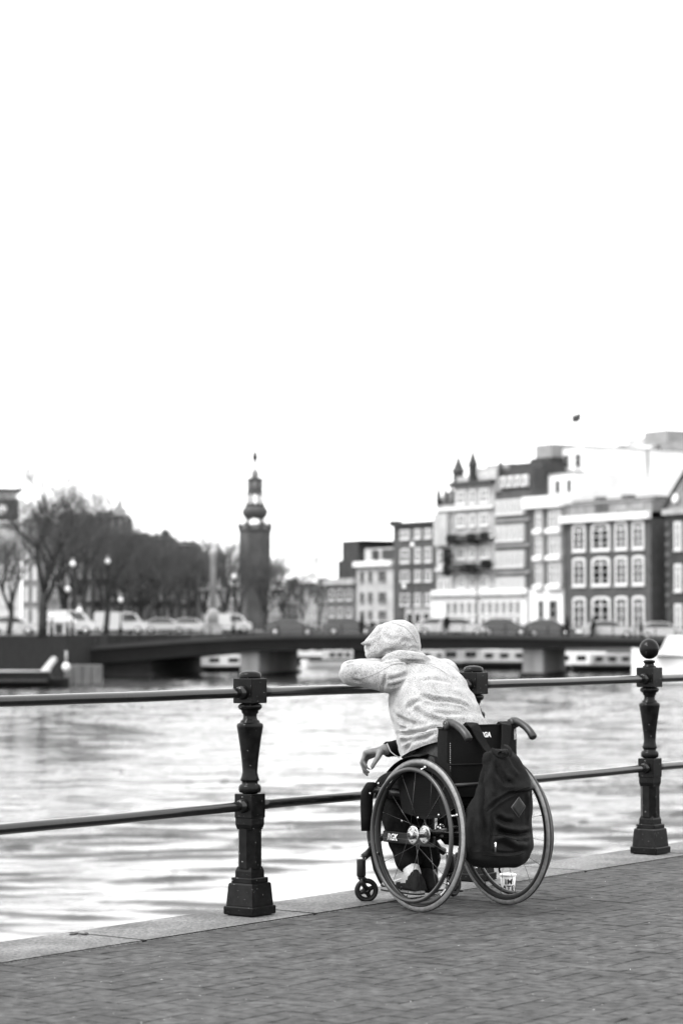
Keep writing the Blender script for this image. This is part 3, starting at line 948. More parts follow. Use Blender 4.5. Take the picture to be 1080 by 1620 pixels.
# gathered cloth between sleeve and hood
for px_, py_ in ((590, 1051), (597, 1049), (604, 1050)):
    jk.ellip(at(px_, py_, 10.17), (.017, .02, .013))
me = remeshed(jk, .0045, 6, 'jacket')
bm = bmesh.new(); bm.from_mesh(me)
a_, b_, c_ = C(.22, -.19, .612), C(.22, .19, .64), C(-.07, -.10, .715)
nrm = (b_ - a_).cross(c_ - a_).normalized()
if nrm.z > 0: nrm = -nrm
bmesh.ops.bisect_plane(bm, geom=bm.verts[:] + bm.edges[:] + bm.faces[:], plane_co=a_, plane_no=nrm, clear_outer=True)
bm.to_mesh(me); bm.free()
jt = bvh_of(me)
crease(me, [
    ([(628, 1160), (645, 1162), (670, 1157), (703, 1150)], -0.0149, .008),
    ([(623, 1130), (640, 1142), (663, 1148)], -0.0121, .010),
    ([(657, 1100), (690, 1108), (728, 1112), (741, 1120)], -0.0121, .009),
    ([(615, 1168), (632, 1175), (657, 1168)], -0.0121, .009),
    ([(648, 1117), (670, 1133), (700, 1143)], -0.0108, .011),
    ([(640, 1125), (655, 1112), (672, 1106)], -0.0081, .010),
    ([(606, 1100), (611, 1112), (619, 1126)], -0.0135, .009),
    ([(614, 1075), (628, 1072), (645, 1066)], -0.0108, .008),
    ([(614, 1086), (624, 1083), (634, 1079)], -0.0095, .007),
    ([(612, 1062), (608, 1080), (605, 1096)], -0.0081, .008),
    ([(536, 1056), (546, 1050), (560, 1047)], -0.0081, .006),
    ([(545, 1082), (558, 1076), (572, 1080)], -0.0054, .008),
    ([(690, 1160), (672, 1168), (650, 1176), (640, 1190)], -0.0081, .008),
    ([(680, 1127), (705, 1130), (735, 1131)], -0.0068, .009),
    ([(620, 1150), (630, 1153), (645, 1152)], -0.0081, .007),
    ([(606, 1050), (625, 1047), (650, 1046), (684, 1051)], -0.0121, .007),
    ([(664, 1078), (690, 1076), (716, 1080)], -0.0041, .010),
], jt)
ruffle(me, lambda p, n_=noise.noise, V_=Vector: (lambda q: .0065 * noise.noise(Vector((q.x, q.y * 1.2, q.z * 2.6))) + .0036 * noise.noise(Vector((q.x * 2.6, q.y * 2.6, q.z * 5))))(p * 7.0))
jt = bvh_of(me)
jacket = place(me, 'jacket', man, M_FLEECE)
def seam(pts, tree, r=.0009, n=6):
    P = []
    for i in range(len(pts) - 1):
        for k in range(n):
            a, b = Vector(pts[i]), Vector(pts[i + 1]); p = a.lerp(b, k / n)
            loc, nn = hit(tree, p.x, p.y)
            if loc and (not P or (loc - P[-1]).length < .05): P.append(loc + nn * .0004)
    m = MB()
    if len(P) > 2: m.tube(P, r, 6)
    return m
M_SEAM = mat('grey_seam_thread', .10, .16, rough=.9)
loc_inv = Matrix.Translation(-man.location)
for pts in ([(554, 1075.5), (570, 1074), (588, 1069), (600, 1063), (612, 1056), (622, 1051), (640, 1049), (662, 1049), (680, 1052), (695, 1059), (708, 1068)],
            [(607, 1066), (606, 1076), (605, 1085), (607, 1093)],
            [(706, 1151), (690, 1155), (668, 1160), (645, 1163), (630, 1162)]):
    m = seam(pts, jt)
    if m.v:
        sme = m.mesh('seam'); sme.transform(loc_inv); link('seam', sme, jacket, material=M_SEAM)
hc = MB()
hc.tube([at(612, 1176, 10.03), at(615, 1183, 10.02), at(617.5, 1189, 10.0), at(624, 1194.5, 9.99), at(632, 1199, 9.98)], .0019, 8)
place(hc.mesh('drawcord'), 'drawcord', man, mat('grey_cord', .22, .3))

# hood
hd = MB()
hd.ellip(at(630, 1014, 10.35), (.094, .115, .093), 28)
hd.ellip(at(640, 1022, 10.34), (.070, .10, .066), 24)
hd.capsule(at(622, 1013, 10.35), at(594, 1025, 10.35), .082, .050, 20)
hd.capsule(at(598, 1026, 10.33), at(588, 1034, 10.33), .044, .030, 16)
hd.capsule(at(592, 1016, 10.32), at(572.5, 1018.5, 10.31), .022, .006, 14)
hd.capsule(at(580, 1015, 10.33), at(604, 1004, 10.35), .010, .046, 16)
hd.capsule(at(615, 1006, 10.37), at(606, 1009, 10.42), .062, .045, 16)
me = remeshed(hd, .004, 8, 'hood')
ht = bvh_of(me)
crease(me, [
    ([(584, 1008), (596, 1022), (606, 1034)], -.004, .008),
    ([(604, 1002), (616, 1012), (640, 1010)], -.004, .009),
    ([(633, 1018), (640, 1012), (650, 1016)], -.005, .007),
    ([(598, 1040), (612, 1030), (630, 1026)], -.004, .008),
    ([(645, 1026), (655, 1024), (662, 1026)], -.005, .005),
    ([(578, 1022), (590, 1030), (592, 1040)], .003, .007),
], ht)
ruffle(me, lambda p, n_=noise.noise, V_=Vector: (lambda q: .0040 * noise.noise(Vector((q.x, q.y, q.z * 1.6))) + .002 * noise.noise(q * 2.6))(p * 11.0))
bm = bmesh.new(); bm.from_mesh(me)
bmesh.ops.bisect_plane(bm, geom=bm.verts[:] + bm.edges[:] + bm.faces[:], plane_co=at(572, 1020, 10.36), plane_no=Vector((-.78, .62, -.05)).normalized(), clear_outer=True)
bm.to_mesh(me); bm.free(); me.update()
ht = bvh_of(me)
hood = place(me, 'hood', man, M_FLEECE)
sol = hood.modifiers.new('thick', 'SOLIDIFY'); sol.thickness = .004; sol.offset = -1
for pts in ([(571, 1022), (574, 1015), (584, 1004), (596, 993), (608, 986), (620, 985), (632, 988)],
            [(620, 985), (640, 992), (652, 1004), (660, 1020)]):
    m = seam(pts, ht)
    if m.v:
        sme = m.mesh('seam'); sme.transform(loc_inv); link('seam', sme, hood, material=M_SEAM)

# shoes
def shoe(v0, yaw, du=0.0, dark=False):
    def S(a, b, c):     # a along the foot (heel 0 .. toe .27), b sideways, c up
        ca, sa = math.cos(yaw), math.sin(yaw)
        return C(.155 + du + a * ca - b * sa, v0 + a * sa + b * ca, .058 + c)
    rows = [(.0, .012, .028, .030), (.012, .026, .062, .034), (.04, .031, .085, .036), (.075, .033, .088, .038), (.11, .036, .074, .040), (.15, .041, .058, .044),
            (.19, .046, .048, .047), (.225, .044, .042, .046), (.25, .034, .034, .037), (.262, .016, .022, .018)]
    up = MB(); rs = []
    fine = []
    for q_ in range(len(rows) - 1):
        for t_ in (0, .25, .5, .75): fine.append(tuple(rows[q_][c] + (rows[q_ + 1][c] - rows[q_][c]) * t_ for c in range(4)))
    fine.append(rows[-1])
    for a, wb, h, wm in fine:
        ring = []
        for k in range(40):
            t = math.pi * k / 39
            w_ = wm * (abs(math.cos(t)) ** .75) * (1 if math.cos(t) > 0 else -1)
            ring.append(S(a, w_ * (1 - .25 * math.sin(t)), .008 + h * math.sin(t) ** .8))
        rs.append(ring)
    up.rings(rs, True)
    me = up.mesh('shoe')
    me.materials.append(M_SHOEBLK if dark else M_SHOE); me.materials.append(M_SHOEBLK)
    ax0 = S(0, 0, 0)
    dirf = (S(1, 0, 0) - S(0, 0, 0))
    for p in me.polygons:
        a = (p.center - ax0).dot(dirf); z = p.center.z - ax0.z
        p.material_index = 1 if (a < .062 - (z - .05) * .5 or z < .016 + (.02 if a < .13 else 0)) else 0
    me.transform(loc_inv)
    so = link('shoe', me, man)
    s_ = MB(); outl = [(0, 0), (.006, .022), (.03, .032), (.08, .033), (.13, .038), (.19, .047), (.235, .043), (.258, .026), (.266, 0)]
    poly = outl + [(a, -b) for a, b in reversed(outl[1:-1])]
    s_.prism(poly, -.010, .011, lambda a, b, v: S(a, b, v + (.006 * max(0, (a - .2) / .06))))
    sm_ = s_.mesh('sole'); sm_.transform(loc_inv); link('sole', sm_, so, material=M_SOLE if not dark else M_SHOEBLK)
    md_ = MB(); md_.prism([(a * 1.0, b * 1.035) for a, b in poly], -.0095, -.003, lambda a, b, v: S(a, b, v))
    mm_ = md_.mesh('outsole'); mm_.transform(loc_inv); link('outsole', mm_, so, material=M_SHOEBLK)
    return S
S1 = shoe(-.118, .04)
S2 = shoe(-.020, -.03, .035, True)
# curved tick on the outer side of the near shoe
tick = [(.085, .030), (.10, .0225), (.125, .0245), (.16, .036), (.205, .054), (.160, .0415), (.125, .034), (.108, .032), (.098, .036), (.10, .046)]
tk = MB()
vs0, vs1 = [], []
tick2 = [(.205, .055), (.17, .0395), (.135, .0285), (.112, .0245), (.097, .028), (.092, .038), (.099, .049), (.103, .0405), (.112, .0365), (.135, .0385), (.168, .0455)]
tick2 = [(.30 - a, b) for a, b in tick2]
tk.prism(tick2, .0, .0016, lambda a, b, v: S1(a, 0, b) - RT * (.0465 - .008 * (b / .055) + v - (.010 if a < .10 else .010 * max(0, (.16 - a) / .06))))
tme = tk.mesh('swoosh_tick'); tme.transform(loc_inv); link('curved_tick', tme, man, material=M_WHITE)
sk = MB(); sk.capsule(C(.225, -.110, .130), C(.25, -.108, .175), .036, .036, 16); place(sk.mesh('sock'), 'sock', man, mat('pale_sock', .45, .6, scale=120, bump=.001))

# cigarette held in the hanging hand
cg = MB(); p0, p1 = hv(582.5, 1212, -.044), hv(587.5, 1217.5, -.048)
cg.tube([p0, p1], .0032, 10)
co_ = link('cigarette', cg.mesh('cigarette'), material=M_WHITE); tag(co_, 'short white cigarette between thumb and fingers of the hanging hand', 'cigarette')

# ------------------------------------------------------------------ backpack hung from the backrest
bag = empty('backpack', C(-.25, -.06, .17)); tag(bag, 'charcoal canvas backpack with a diamond patch hanging behind the wheelchair', 'backpack')
YB = C(-.245, -.06, 0).y
lev = [(1186, 774, 808, .028), (1196, 765, 818, .05), (1210, 762, 826, .062), (1228, 760, 834, .070), (1245, 757, 839, .080), (1260, 748, 839, .088), (1275, 737, 839, .092), (1292, 730, 838, .094),
       (1310, 726, 838, .092), (1328, 725, 841, .095), (1342, 727, 840, .095), (1356, 732, 834, .090), (1366, 744, 826, .078), (1371, 756, 816, .055)]
bgm = MB(); rs = []
for py_, x0, x1, b in lev:
    c = at((x0 + x1) / 2, py_, YB); hw = (x1 - x0) / 2 / FPX * YB
    a = math.sqrt(max(.0004, hw * hw - (.577 * b * .9) ** 2)) / .817
    ring = []
    for j in range(32):
        th_ = 2 * math.pi * j / 32; cc, ss = math.cos(th_), math.sin(th_); k = 2.7
        rr = (abs(cc) ** k + abs(ss) ** k) ** (-1 / k)
        ring.append(c + RT * (a * cc * rr) - FW * (b * ss * rr * (1.0 if ss > 0 else .55)))
    rs.append(ring)
bgm.rings(rs, True)
# drooping upper flap
fl = MB(); rs = []
for py_, x0, x1, b in [(1185, 776, 806, .030), (1198, 766, 820, .058), (1215, 766, 829, .074), (1232, 768, 836, .084), (1243, 772, 842, .092), (1248, 784, 841, .092)]:
    c = at((x0 + x1) / 2, py_, YB); hw = (x1 - x0) / 2 / FPX * YB
    a = math.sqrt(max(.0004, hw * hw - (.577 * b * .8) ** 2)) / .817
    rs.append([c + RT * (a * math.cos(2 * math.pi * j / 28)) - FW * (b * math.sin(2 * math.pi * j / 28) * (1.05 if j < 14 else .5)) for j in range(28)])
bgm2 = MB(); bgm2.v, bgm2.f, bgm2.sm = list(bgm.v), list(bgm.f), list(bgm.sm)
bgm2.rings(rs, True)
bgm2.capsule(at(770, 1196, YB - .05), at(768, 1290, YB - .085), .020, .014, 14)
bgm2.capsule(at(790, 1200, YB - .05), at(808, 1238, YB - .085), .020, .012, 14)
me = remeshed(bgm2, .005, 5, 'bag_body')
bt = bvh_of(me)
crease(me, [
    ([(764, 1210), (762, 1240), (764, 1270), (767, 1300), (770, 1330)], -0.0174, .012),
    ([(782, 1200), (790, 1222), (800, 1236), (812, 1242)], -0.0174, .012),
    ([(769, 1283), (785, 1268), (805, 1256), (841, 1248)], -0.0101, .006),
    ([(786, 1312), (800, 1318), (820, 1320), (838, 1317)], -0.0203, .009),
    ([(780, 1326), (795, 1326), (815, 1336), (836, 1336)], 0.0145, .012),
    ([(784, 1292), (796, 1300), (812, 1302)], -0.0130, .010),
    ([(775, 1345), (790, 1350), (812, 1350), (832, 1345)], -0.0058, .006),
    ([(745, 1290), (750, 1320), (756, 1350)], -0.0101, .012),
    ([(800, 1200), (808, 1215), (820, 1230)], 0.0087, .012),
    ([(774, 1215), (777, 1240), (782, 1262)], 0.0116, .010),
    ([(833, 1252), (836, 1275), (834, 1300)], .008, .010),
    ([(738, 1300), (740, 1325), (744, 1350)], .008, .010),
    ([(776, 1290), (778, 1310), (776, 1340)], -.008, .006),
], bt)
ruffle(me, lambda p, n_=noise.noise, V_=Vector: (lambda q: .006 * noise.noise(Vector((q.x, q.y, q.z * .8))) + .003 * noise.noise(q * 2.5))(p * 9))
bt = bvh_of(me)
bl = Matrix.Translation(-bag.location)
pa, pb = at(769, 1283, YB - .08), at(841, 1245, YB - .08)
pn = (pb - pa).cross(FW).normalized()
if pn.z < 0: pn = -pn
me.materials.append(mat('black_bag_nylon', .0032, .0055, spec=.2, rough=.7, scale=200, bump=.0004, bscale=500)); me.materials.append(M_BAG)
for p in me.polygons: p.material_index = 1 if (p.center - pa).dot(pn) > 0 or (p.center - pa).dot(RT) < -.012 and p.center.z > .27 else 0
me.transform(bl); bbody = link('bag_body', me, bag)
for pts in ([(769, 1283), (776, 1276), (785, 1268), (796, 1260), (812, 1252), (828, 1247), (839, 1245)],
            [(763, 1352), (780, 1354), (800, 1355), (820, 1353), (832, 1348)],
            [(776, 1322), (790, 1321), (806, 1326), (822, 1330), (836, 1330)]):
    m = seam(pts, bt, .0016)
    if m.v: sme = m.mesh('seam'); sme.transform(bl); link('seam', sme, bbody, material=M_CLOTHBLK)
# diamond patch lying on the cloth
def on_bag(px_, py_, off):
    loc, nn = hit(bt, px_, py_)
    if loc is None: loc, nn = at(px_, py_, YB - .09), -FW
    return loc + nn * off
corners = [(820, 1260), (831, 1276), (819.5, 1294), (807.5, 1277)]
def patch_mesh(sc, off, name):
    cx, cy = 819.5, 1276.7; N = 5; vs, fs = [], []
    for i in range(N + 1):
        for j in range(N + 1):
            a = Vector(corners[0]).lerp(Vector(corners[1]), i / N); b = Vector(corners[3]).lerp(Vector(corners[2]), i / N)
            p = a.lerp(b, j / N); p = Vector((cx, cy)) + (p - Vector((cx, cy))) * sc
            vs.append(on_bag(p.x, p.y, off))
    for i in range(N):
        for j in range(N):
            k = i * (N + 1) + j; fs.append((k, k + 1, k + N + 2, k + N + 1))
    m = MB(); m.add(vs, fs, True); x = m.raw(name); x.transform(bl); return x
po = link('patch', patch_mesh(1.0, .0015, 'patch'), bag, material=mat('worn_leather_edge', .06, .09, rough=.6))
po.modifiers.new('t', 'SOLIDIFY').thickness = .0015
pi_ = link('patch_face', patch_mesh(.88, .0026, 'patch_face'), po, material=mat('charcoal_leather', .009, .014, rough=.7, scale=60))
pi_.modifiers.new('t', 'SOLIDIFY').thickness = .001
zp = MB(); zp.tube([on_bag(782.3, 1332, .004), on_bag(782, 1346, .006)], .0042, 8); 
zme = zp.mesh('zip_pull'); zme.transform(bl); link('zip_pull', zme, bag, material=M_BRASS)
# straps
def ribbon(pts, w, side=RT, t=.003):
    m = MB(); rs = []
    for i, (p, ww) in enumerate(zip(pts, w)):
        tt = (pts[min(i + 1, len(pts) - 1)] - pts[max(i - 1, 0)]).normalized()
        s_ = (side - tt * side.dot(tt)).normalized(); nn = tt.cross(s_).normalized()
        rs.append([p + s_ * ww / 2 + nn * t, p + s_ * ww / 2 - nn * t, p - s_ * ww / 2 - nn * t, p - s_ * ww / 2 + nn * t])
    m.rings(rs, False); return m
for nm, spec in (('strap', [(-.085, -.085, .70), (-.095, -.082, .745), (-.118, -.078, .767), (-.142, -.072, .757), (-.150, -.052, .715), (-.158, -.03, .675), (-.175, -.012, .64)]),
                 ('strap', [(-.085, .095, .70), (-.095, .096, .745), (-.118, .097, .767), (-.144, .095, .756), (-.152, .085, .71), (-.162, .07, .665), (-.18, .05, .635)])):
    P = [C(*p) for p in spec]
    m = ribbon(P, [.05, .052, .052, .050, .044, .036, .030], t=.0035)
    me = m.mesh('strap'); me.transform(bl); so = link('strap', me, bag, material=M_STRAP)
    b_ = so.modifiers.new('b', 'BEVEL'); b_.width = .002; b_.segments = 1
# knotted loop where straps meet the flap
zup = Vector((0, 0, 1))
K1 = ribbon([at(776, 1184, YB - .04), at(782, 1190, YB - .065), at(791, 1195, YB - .078), at(799, 1196, YB - .08), at(805, 1190, YB - .07)], [.022, .026, .026, .024, .020], zup, .004)
K2 = ribbon([at(796, 1178, YB - .05), at(803, 1181, YB - .066), at(808, 1189, YB - .074), at(806, 1199, YB - .078)], [.018, .022, .022, .016], RT, .0035)
K3 = ribbon([at(788, 1196, YB - .068), at(790, 1188, YB - .082), at(797, 1186, YB - .086), at(801, 1194, YB - .084)], [.016, .020, .020, .016], RT, .0035)
for K in (K1, K2, K3):
    me = K.mesh('strap_loop'); me.transform(bl); so = link('strap_loop', me, bag, material=M_STRAP)
    so.modifiers.new('s', 'SUBSURF').render_levels = 2
tl = MB(); tl.tube([at(790, 1369, YB - .02), at(789, 1376, YB - .02), at(791, 1381, YB - .02)], [.004, .004, .0045], 8)
me = tl.mesh('dangling_strap'); me.transform(bl); link('dangling_strap', me, bag, material=M_CLOTHBLK)

# ------------------------------------------------------------------ paper cup behind the right wheel
cp = at_z(803, 1414, 0)
cup = empty('paper_cup', cp); tag(cup, 'white paper cup with black block letters standing on the paving behind the right wheel', 'cup')
m = MB(); m.lathe([(.024, .0), (.0275, .003), (.034, .080), (.0325, .080), (.027, .006)], 32, closed=False); cb = m.build('cup_wall', M_PAPER, cup); 
m = MB(); m.lathe([(.0335, .078), (.0365, .079), (.0372, .083), (.0355, .086), (.034, .086)], 32); m.lathe([(.033, .082), (.0338, .0855), (.030, .088), (.004, .0885)], 32); m.build('lid', M_PAPER, cup)
# printed band, wrapped round the wall
def cup_text(body, zc, size, a0, spread):
    for i, ch in enumerate(body):
        a = a0 + (i - (len(body) - 1) / 2) * spread
        r = .0275 + (.034 - .0275) * zc / .08 + .0004
        d = Vector((math.cos(a), math.sin(a), 0)); tx = Vector((-math.sin(a), math.cos(a), 0))
        slope = Vector((0, 0, 1))
        Mx = Matrix((( tx.x, slope.x, d.x, d.x * r), (tx.y, slope.y, d.y, d.y * r), (tx.z, slope.z, d.z, zc), (0, 0, 0, 1)))
        text_mesh('letter', ch, size, M_INK, cb, Mx, extrude=.0006, bold=.0012)
cup_text('IM', .054, .030, -math.pi / 2 - .10, .55)
cup_text('ATE', .026, .030, -math.pi / 2 + .05, .62)

# a scrap of dead leaf on the kerb
lf = MB(); cc = at_z(128, 1480, .004)
for k in range(5):
    a = k * .9; lf.ellip(cc + Vector((.013 * k - .03, .010 * math.sin(a), .004 + .004 * math.sin(k * 2.1))), (.013 - .001 * k, .008, .0045), 8, Matrix.Rotation(a, 3, 'Z') @ Matrix.Rotation(.4 * math.sin(k * 3), 3, 'X'))
lo_ = link('dead_leaf', lf.mesh('dead_leaf'), material=mat('dead_leaf', .02, .06, rough=.9)); tag(lo_, 'small curled dark leaf lying in the kerb joint near the left edge', 'leaf')

# ------------------------------------------------------------------ city materials
B_BRICK = mat('brown_brick_wall', 0.0450, 0.0654, rough=.9, scale=1.2, detail=6, blotch=(.25, .15))
B_BRICKD = mat('dark_brick_wall', 0.0224, 0.0376, rough=.9, scale=1.2, detail=6, blotch=(.25, .2))
B_BRICKL = mat('mid_brick_wall', 0.0816, 0.1122, rough=.9, scale=1.2, detail=6, blotch=(.25, .15))
B_WHITE = mat('white_stucco', 0.663, 0.714, rough=.8, scale=.6, blotch=(.3, .05))
B_CREAM = mat('pale_stone', 0.2340, 0.3348, rough=.8, scale=1.0, detail=5, blotch=(.4, .15))
B_GREY = mat('grey_stone', 0.156, 0.216, rough=.8, scale=1.0, detail=5, blotch=(.4, .12))
B_PALE = mat('pale_plaster', 0.325, 0.390, rough=.8, scale=.8, blotch=(.4, .1))
B_SLATE = mat('slate_roof', 0.022, 0.037, rough=.7, scale=3)
B_TRIM = mat('white_window_paint', 0.540, 0.600, rough=.5)
B_DARKTRIM = mat('dark_window_paint', 0.012, 0.018, rough=.5)
B_ZINC = mat('zinc_sheet', 0.182, 0.234, rough=.5, scale=1)
B_GLASS = mat('window_glass', .006, .02, rough=.12, scale=.4, spec=.25)
B_GLASSL = mat('curtained_glass', .035, .15, rough=.15, scale=1.5, lo=.4, hi=.6)
B_ASPH = mat('city_paving', 0.054, 0.078, rough=.9, scale=.5)
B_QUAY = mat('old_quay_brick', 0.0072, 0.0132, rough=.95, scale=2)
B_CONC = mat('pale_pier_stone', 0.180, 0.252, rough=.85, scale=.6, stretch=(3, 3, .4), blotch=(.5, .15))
B_STEEL = mat('dark_bridge_steel', .0035, .007, spec=.2, rough=.6, scale=.6)
B_BARK = mat('bark', 0.0168, 0.0312, rough=.95, scale=3)
B_TWIG = mat('twig', .042, .07, rough=.95, scale=3)
B_IVY = mat('hanging_plants', 0.011, 0.030, rough=.9, scale=6)
GZ = .55

# ------------------------------------------------------------------ facades
WCACHE = {}
def window_mesh(w, h, nx, ny, arch, fm, t):
    """frame with bars (t = border width), and its glass; local x across, z up, -y towards the street"""
    key = (round(w, 1), round(h, 1), nx, ny, arch, fm.name, t)
    if key in WCACHE: return WCACHE[key]
    w, h = key[0], key[1]
    n = 9
    rise = w * .11 if arch else 0
    def outline(i):
        a = w / 2 - i; pts = [(-a, i), (a, i)]
        if arch:
            for k in range(n): x = a - 2 * a * k / (n - 1); pts.append((x, h - rise - i + rise * (1 - (x / a) ** 2) ** .5 if abs(x) < a else h - rise - i))
        else: pts += [(a, h - i), (-a, h - i)]
        return pts
    o, i_ = outline(0), outline(t)
    m = MB(); k = len(o)
    vs = [(x, -.11, z) for x, z in o] + [(x, -.11, z) for x, z in i_] + [(x, .03, z) for x, z in o] + [(x, .03, z) for x, z in i_]
    fs = []
    for a in range(k):
        b = (a + 1) % k
        fs += [(a, b, k + b, k + a), (2 * k + a, 3 * k + a, 3 * k + b, 2 * k + b), (a, 2 * k + a, 2 * k + b, b), (k + a, k + b, 3 * k + b, 3 * k + a)]
    m.add(vs, fs)
    for q in range(1, nx):
        x = -w / 2 + w * q / nx; tw = .18 if (nx % 2 == 0 and q == nx // 2) else .06
        m.bx(x - tw / 2, x + tw / 2, -.085, .02, t, h - t - rise * .2)
    for q in range(1, ny):
        z = h * q / ny; tw = .12 if q == ny - 1 else .06
        m.bx(-w / 2 + t, w / 2 - t, -.08, .015, z - tw / 2, z + tw / 2)
    m.bx(-w / 2 - .06, w / 2 + .06, -.2, .02, -.12, -.005)
    me = m.mesh('window'); me.materials.append(fm)
    p = MB(); p.bx(-w / 2 + t * .5, w / 2 - t * .5, -.05, -.02, t * .5, h - t * .5 - rise * .6)
    pm_ = p.mesh('pane')
    WCACHE[key] = (me, pm_)
    return WCACHE[key]
PCACHE = {}
class Facade:
    def __init__(s, name, px0, px1, origin, direction, depth, label, cat='building', group=None, off=0.0):
        """vertical plane through origin along direction (unit, towards picture right); depth goes behind it"""
        s.d = Vector(direction).normalized(); s.n = Vector((-s.d.y, s.d.x, 0))
        if s.n.y < 0: s.n = -s.n
        s.o = Vector(origin) + s.n * off
        a, b = s.sx(px0), s.sx(px1)
        s.s0, s.s1, s.depth = min(a, b), max(a, b), depth
        base = s.o + s.d * s.s0; base.z = GZ
        s.root = empty(name, base, math.atan2(s.d.y, s.d.x)); tag(s.root, label, cat, group)
        s.flip = 1 if (Vector((-s.d.y, s.d.x, 0)) - s.n).length < .01 else -1
        s.w = s.s1 - s.s0
    def sx(s, px):
        r = ray(px, 900); k = r.x / r.y
        # (o+d*t).x = k*(o+d*t).y
        return (k * s.o.y - s.o.x) / (s.d.x - k * s.d.y)
    def z(s, px, py):
        p = s.o + s.d * s.sx(px); return at(px, py, p.y).z
    def box(s, name, m, x0, x1, y0, y1, z0, z1, parent=None):
        mb = MB(); mb.bx(x0, x1, y0 * s.flip, y1 * s.flip, z0 - GZ, z1 - GZ)
        return mb.build(name, m, parent or s.root)
    def body(s, m, ztop, name='wall', y0=0.0, d=None, z0=GZ, x0=0, x1=None):
        return s.box(name, m, x0, s.w if x1 is None else x1, y0, (d or s.depth), z0 - .8 if z0 == GZ else z0, ztop)
    def band(s, name, m, px0, px1, pyt, pyb, proud, back=.0, pxref=None, parent=None):
        r_ = pxref or px0
        return s.box(name, m, s.sx(px0) - s.s0, s.sx(px1) - s.s0, -proud, back + .01, s.z(r_, pyb), s.z(r_, pyt), parent)
    def win(s, px0, px1, pyt, pyb, nx=2, ny=3, arch=False, fm=None, gl=None, ref=None, t=.13, pr=0.0):
        fm = fm or B_TRIM; gl = gl or B_GLASS; r_ = ref or px0
        x0, x1 = s.sx(px0) - s.s0, s.sx(px1) - s.s0
        zb, zt_ = s.z(r_, pyb), s.z(r_, pyt)
        me, pm_ = window_mesh(x1 - x0, zt_ - zb, nx, ny, arch, fm, t)
        kk = (pm_.name, gl.name)
        if kk not in PCACHE:
            c = pm_.copy(); c.materials.clear(); c.materials.append(gl); PCACHE[kk] = c
        wv = link('window', me, s.root, ((x0 + x1) / 2, -pr * s.flip, zb - GZ))
        if s.flip < 0: wv.rotation_euler = (0, 0, math.pi)
        link('pane', PCACHE[kk], wv)
        return wv
    def winrow(s, cols, pyt, pyb, ref, **k):
        for a, b in cols: s.win(a, b, pyt, pyb, ref=ref, **k)

# the row on the right bank: one straight quay going away to the left
RO = Vector((24.1, 262, 0)); RDIR = Vector((.545, -.84, 0)).normalized()
def row(name, px0, px1, label, off=0.0, depth=12, **k):
    return Facade(name, px0, px1, RO, RDIR, depth, label, off=off, **k)

# A: brick house with four bays of arched white windows
A = row('brick_house', 892.5, 1029, 'brown brick corner building with tall arched white windows in three rows and a pale attic', depth=13)
zc = A.z(892, 827); A.body(B_BRICK, zc)
A.band('cornice', B_WHITE, 890.5, 1030, 817.5, 828, .55)
A.box('attic', B_GREY, -.1, A.w + .1, .05, 12.6, A.z(892, 817.3), A.z(892, 800))
A.box('attic_coping', B_CREAM, -.2, A.w + .2, -.12, 12.7, A.z(892, 799.8), A.z(892, 797.5))
for a, b in ((905, 924), (940, 962), (974, 991), (1000, 1017)):
    m = MB(); x0, x1 = A.sx(a) - A.s0, A.sx(b) - A.s0
    z0_, z1_ = A.z(892, 814) - GZ, A.z(892, 803) - GZ
    for k in range(7):
        x = x0 + (x1 - x0) * (k + .5) / 7; m.bx(x - .09, x + .09, -.06 * A.flip, .04 * A.flip, z0_, z1_)
    m.build('balustrade', B_CREAM if a != 940 else B_BRICKL, A.root)
A.box('roof', B_SLATE, .6, A.w + .25, .6, 12.2, A.z(892, 797.4), A.z(892, 794))
for x0, x1 in ((A.w * .42, A.w * .5), (A.w * .1, A.w * .16)):
    A.box('chimney', B_BRICKL, x0, x1, 3, 4, A.z(892, 794), A.z(892, 786))
cols = [(906, 926), (936, 965), (973, 992), (1000, 1019)]
for t_, b_ in ((829.5, 873), (883, 928), (943.5, 1000)):
    for (a, b) in cols:
        A.win(a, b, t_, b_, nx=2, ny=4, arch=True, ref=906, t=.27)
A.box('plinth', B_GREY, -.02, A.w + .03, -.1, 3, GZ - .8, GZ + .7)

# narrow house: white ground floor and cornice over brick bays
N_ = row('narrow_house', 838, 892, 'narrow white and brick house with a heavy rounded white cornice beside the corner building', depth=12)
N_.body(B_BRICKL, N_.z(838, 797))
N_.band('ground_floor', B_WHITE, 840, 892, 934, 999, .25)
N_.band('cornice', B_WHITE, 836, 893, 787, 805.5, .9, 3)
for a, b in ((850, 863), (870, 892)):
    N_.band('bay', B_CREAM, a, b, 807, 931, .35)
for t_, b_ in ((808, 838), (850, 880), (893, 925)):
    N_.win(852, 861, t_, b_, nx=2, ny=3, ref=838, gl=B_GLASSL, pr=.4); N_.win(873, 881, t_, b_, nx=2, ny=3, ref=838, pr=.4); N_.win(883, 890, t_, b_, nx=2, ny=3, ref=838, pr=.4)
    for a, b in ((850, 863), (870, 892)): N_.band('balcony', B_WHITE, a - .5, b, b_ + 1, b_ + 8, .75, pxref=838)
N_.win(855, 862, 951, 979, nx=1, ny=2, ref=838, fm=B_GREY, pr=.3); N_.win(872, 884, 951, 979, nx=1, ny=2, ref=838, fm=B_GREY, pr=.3)

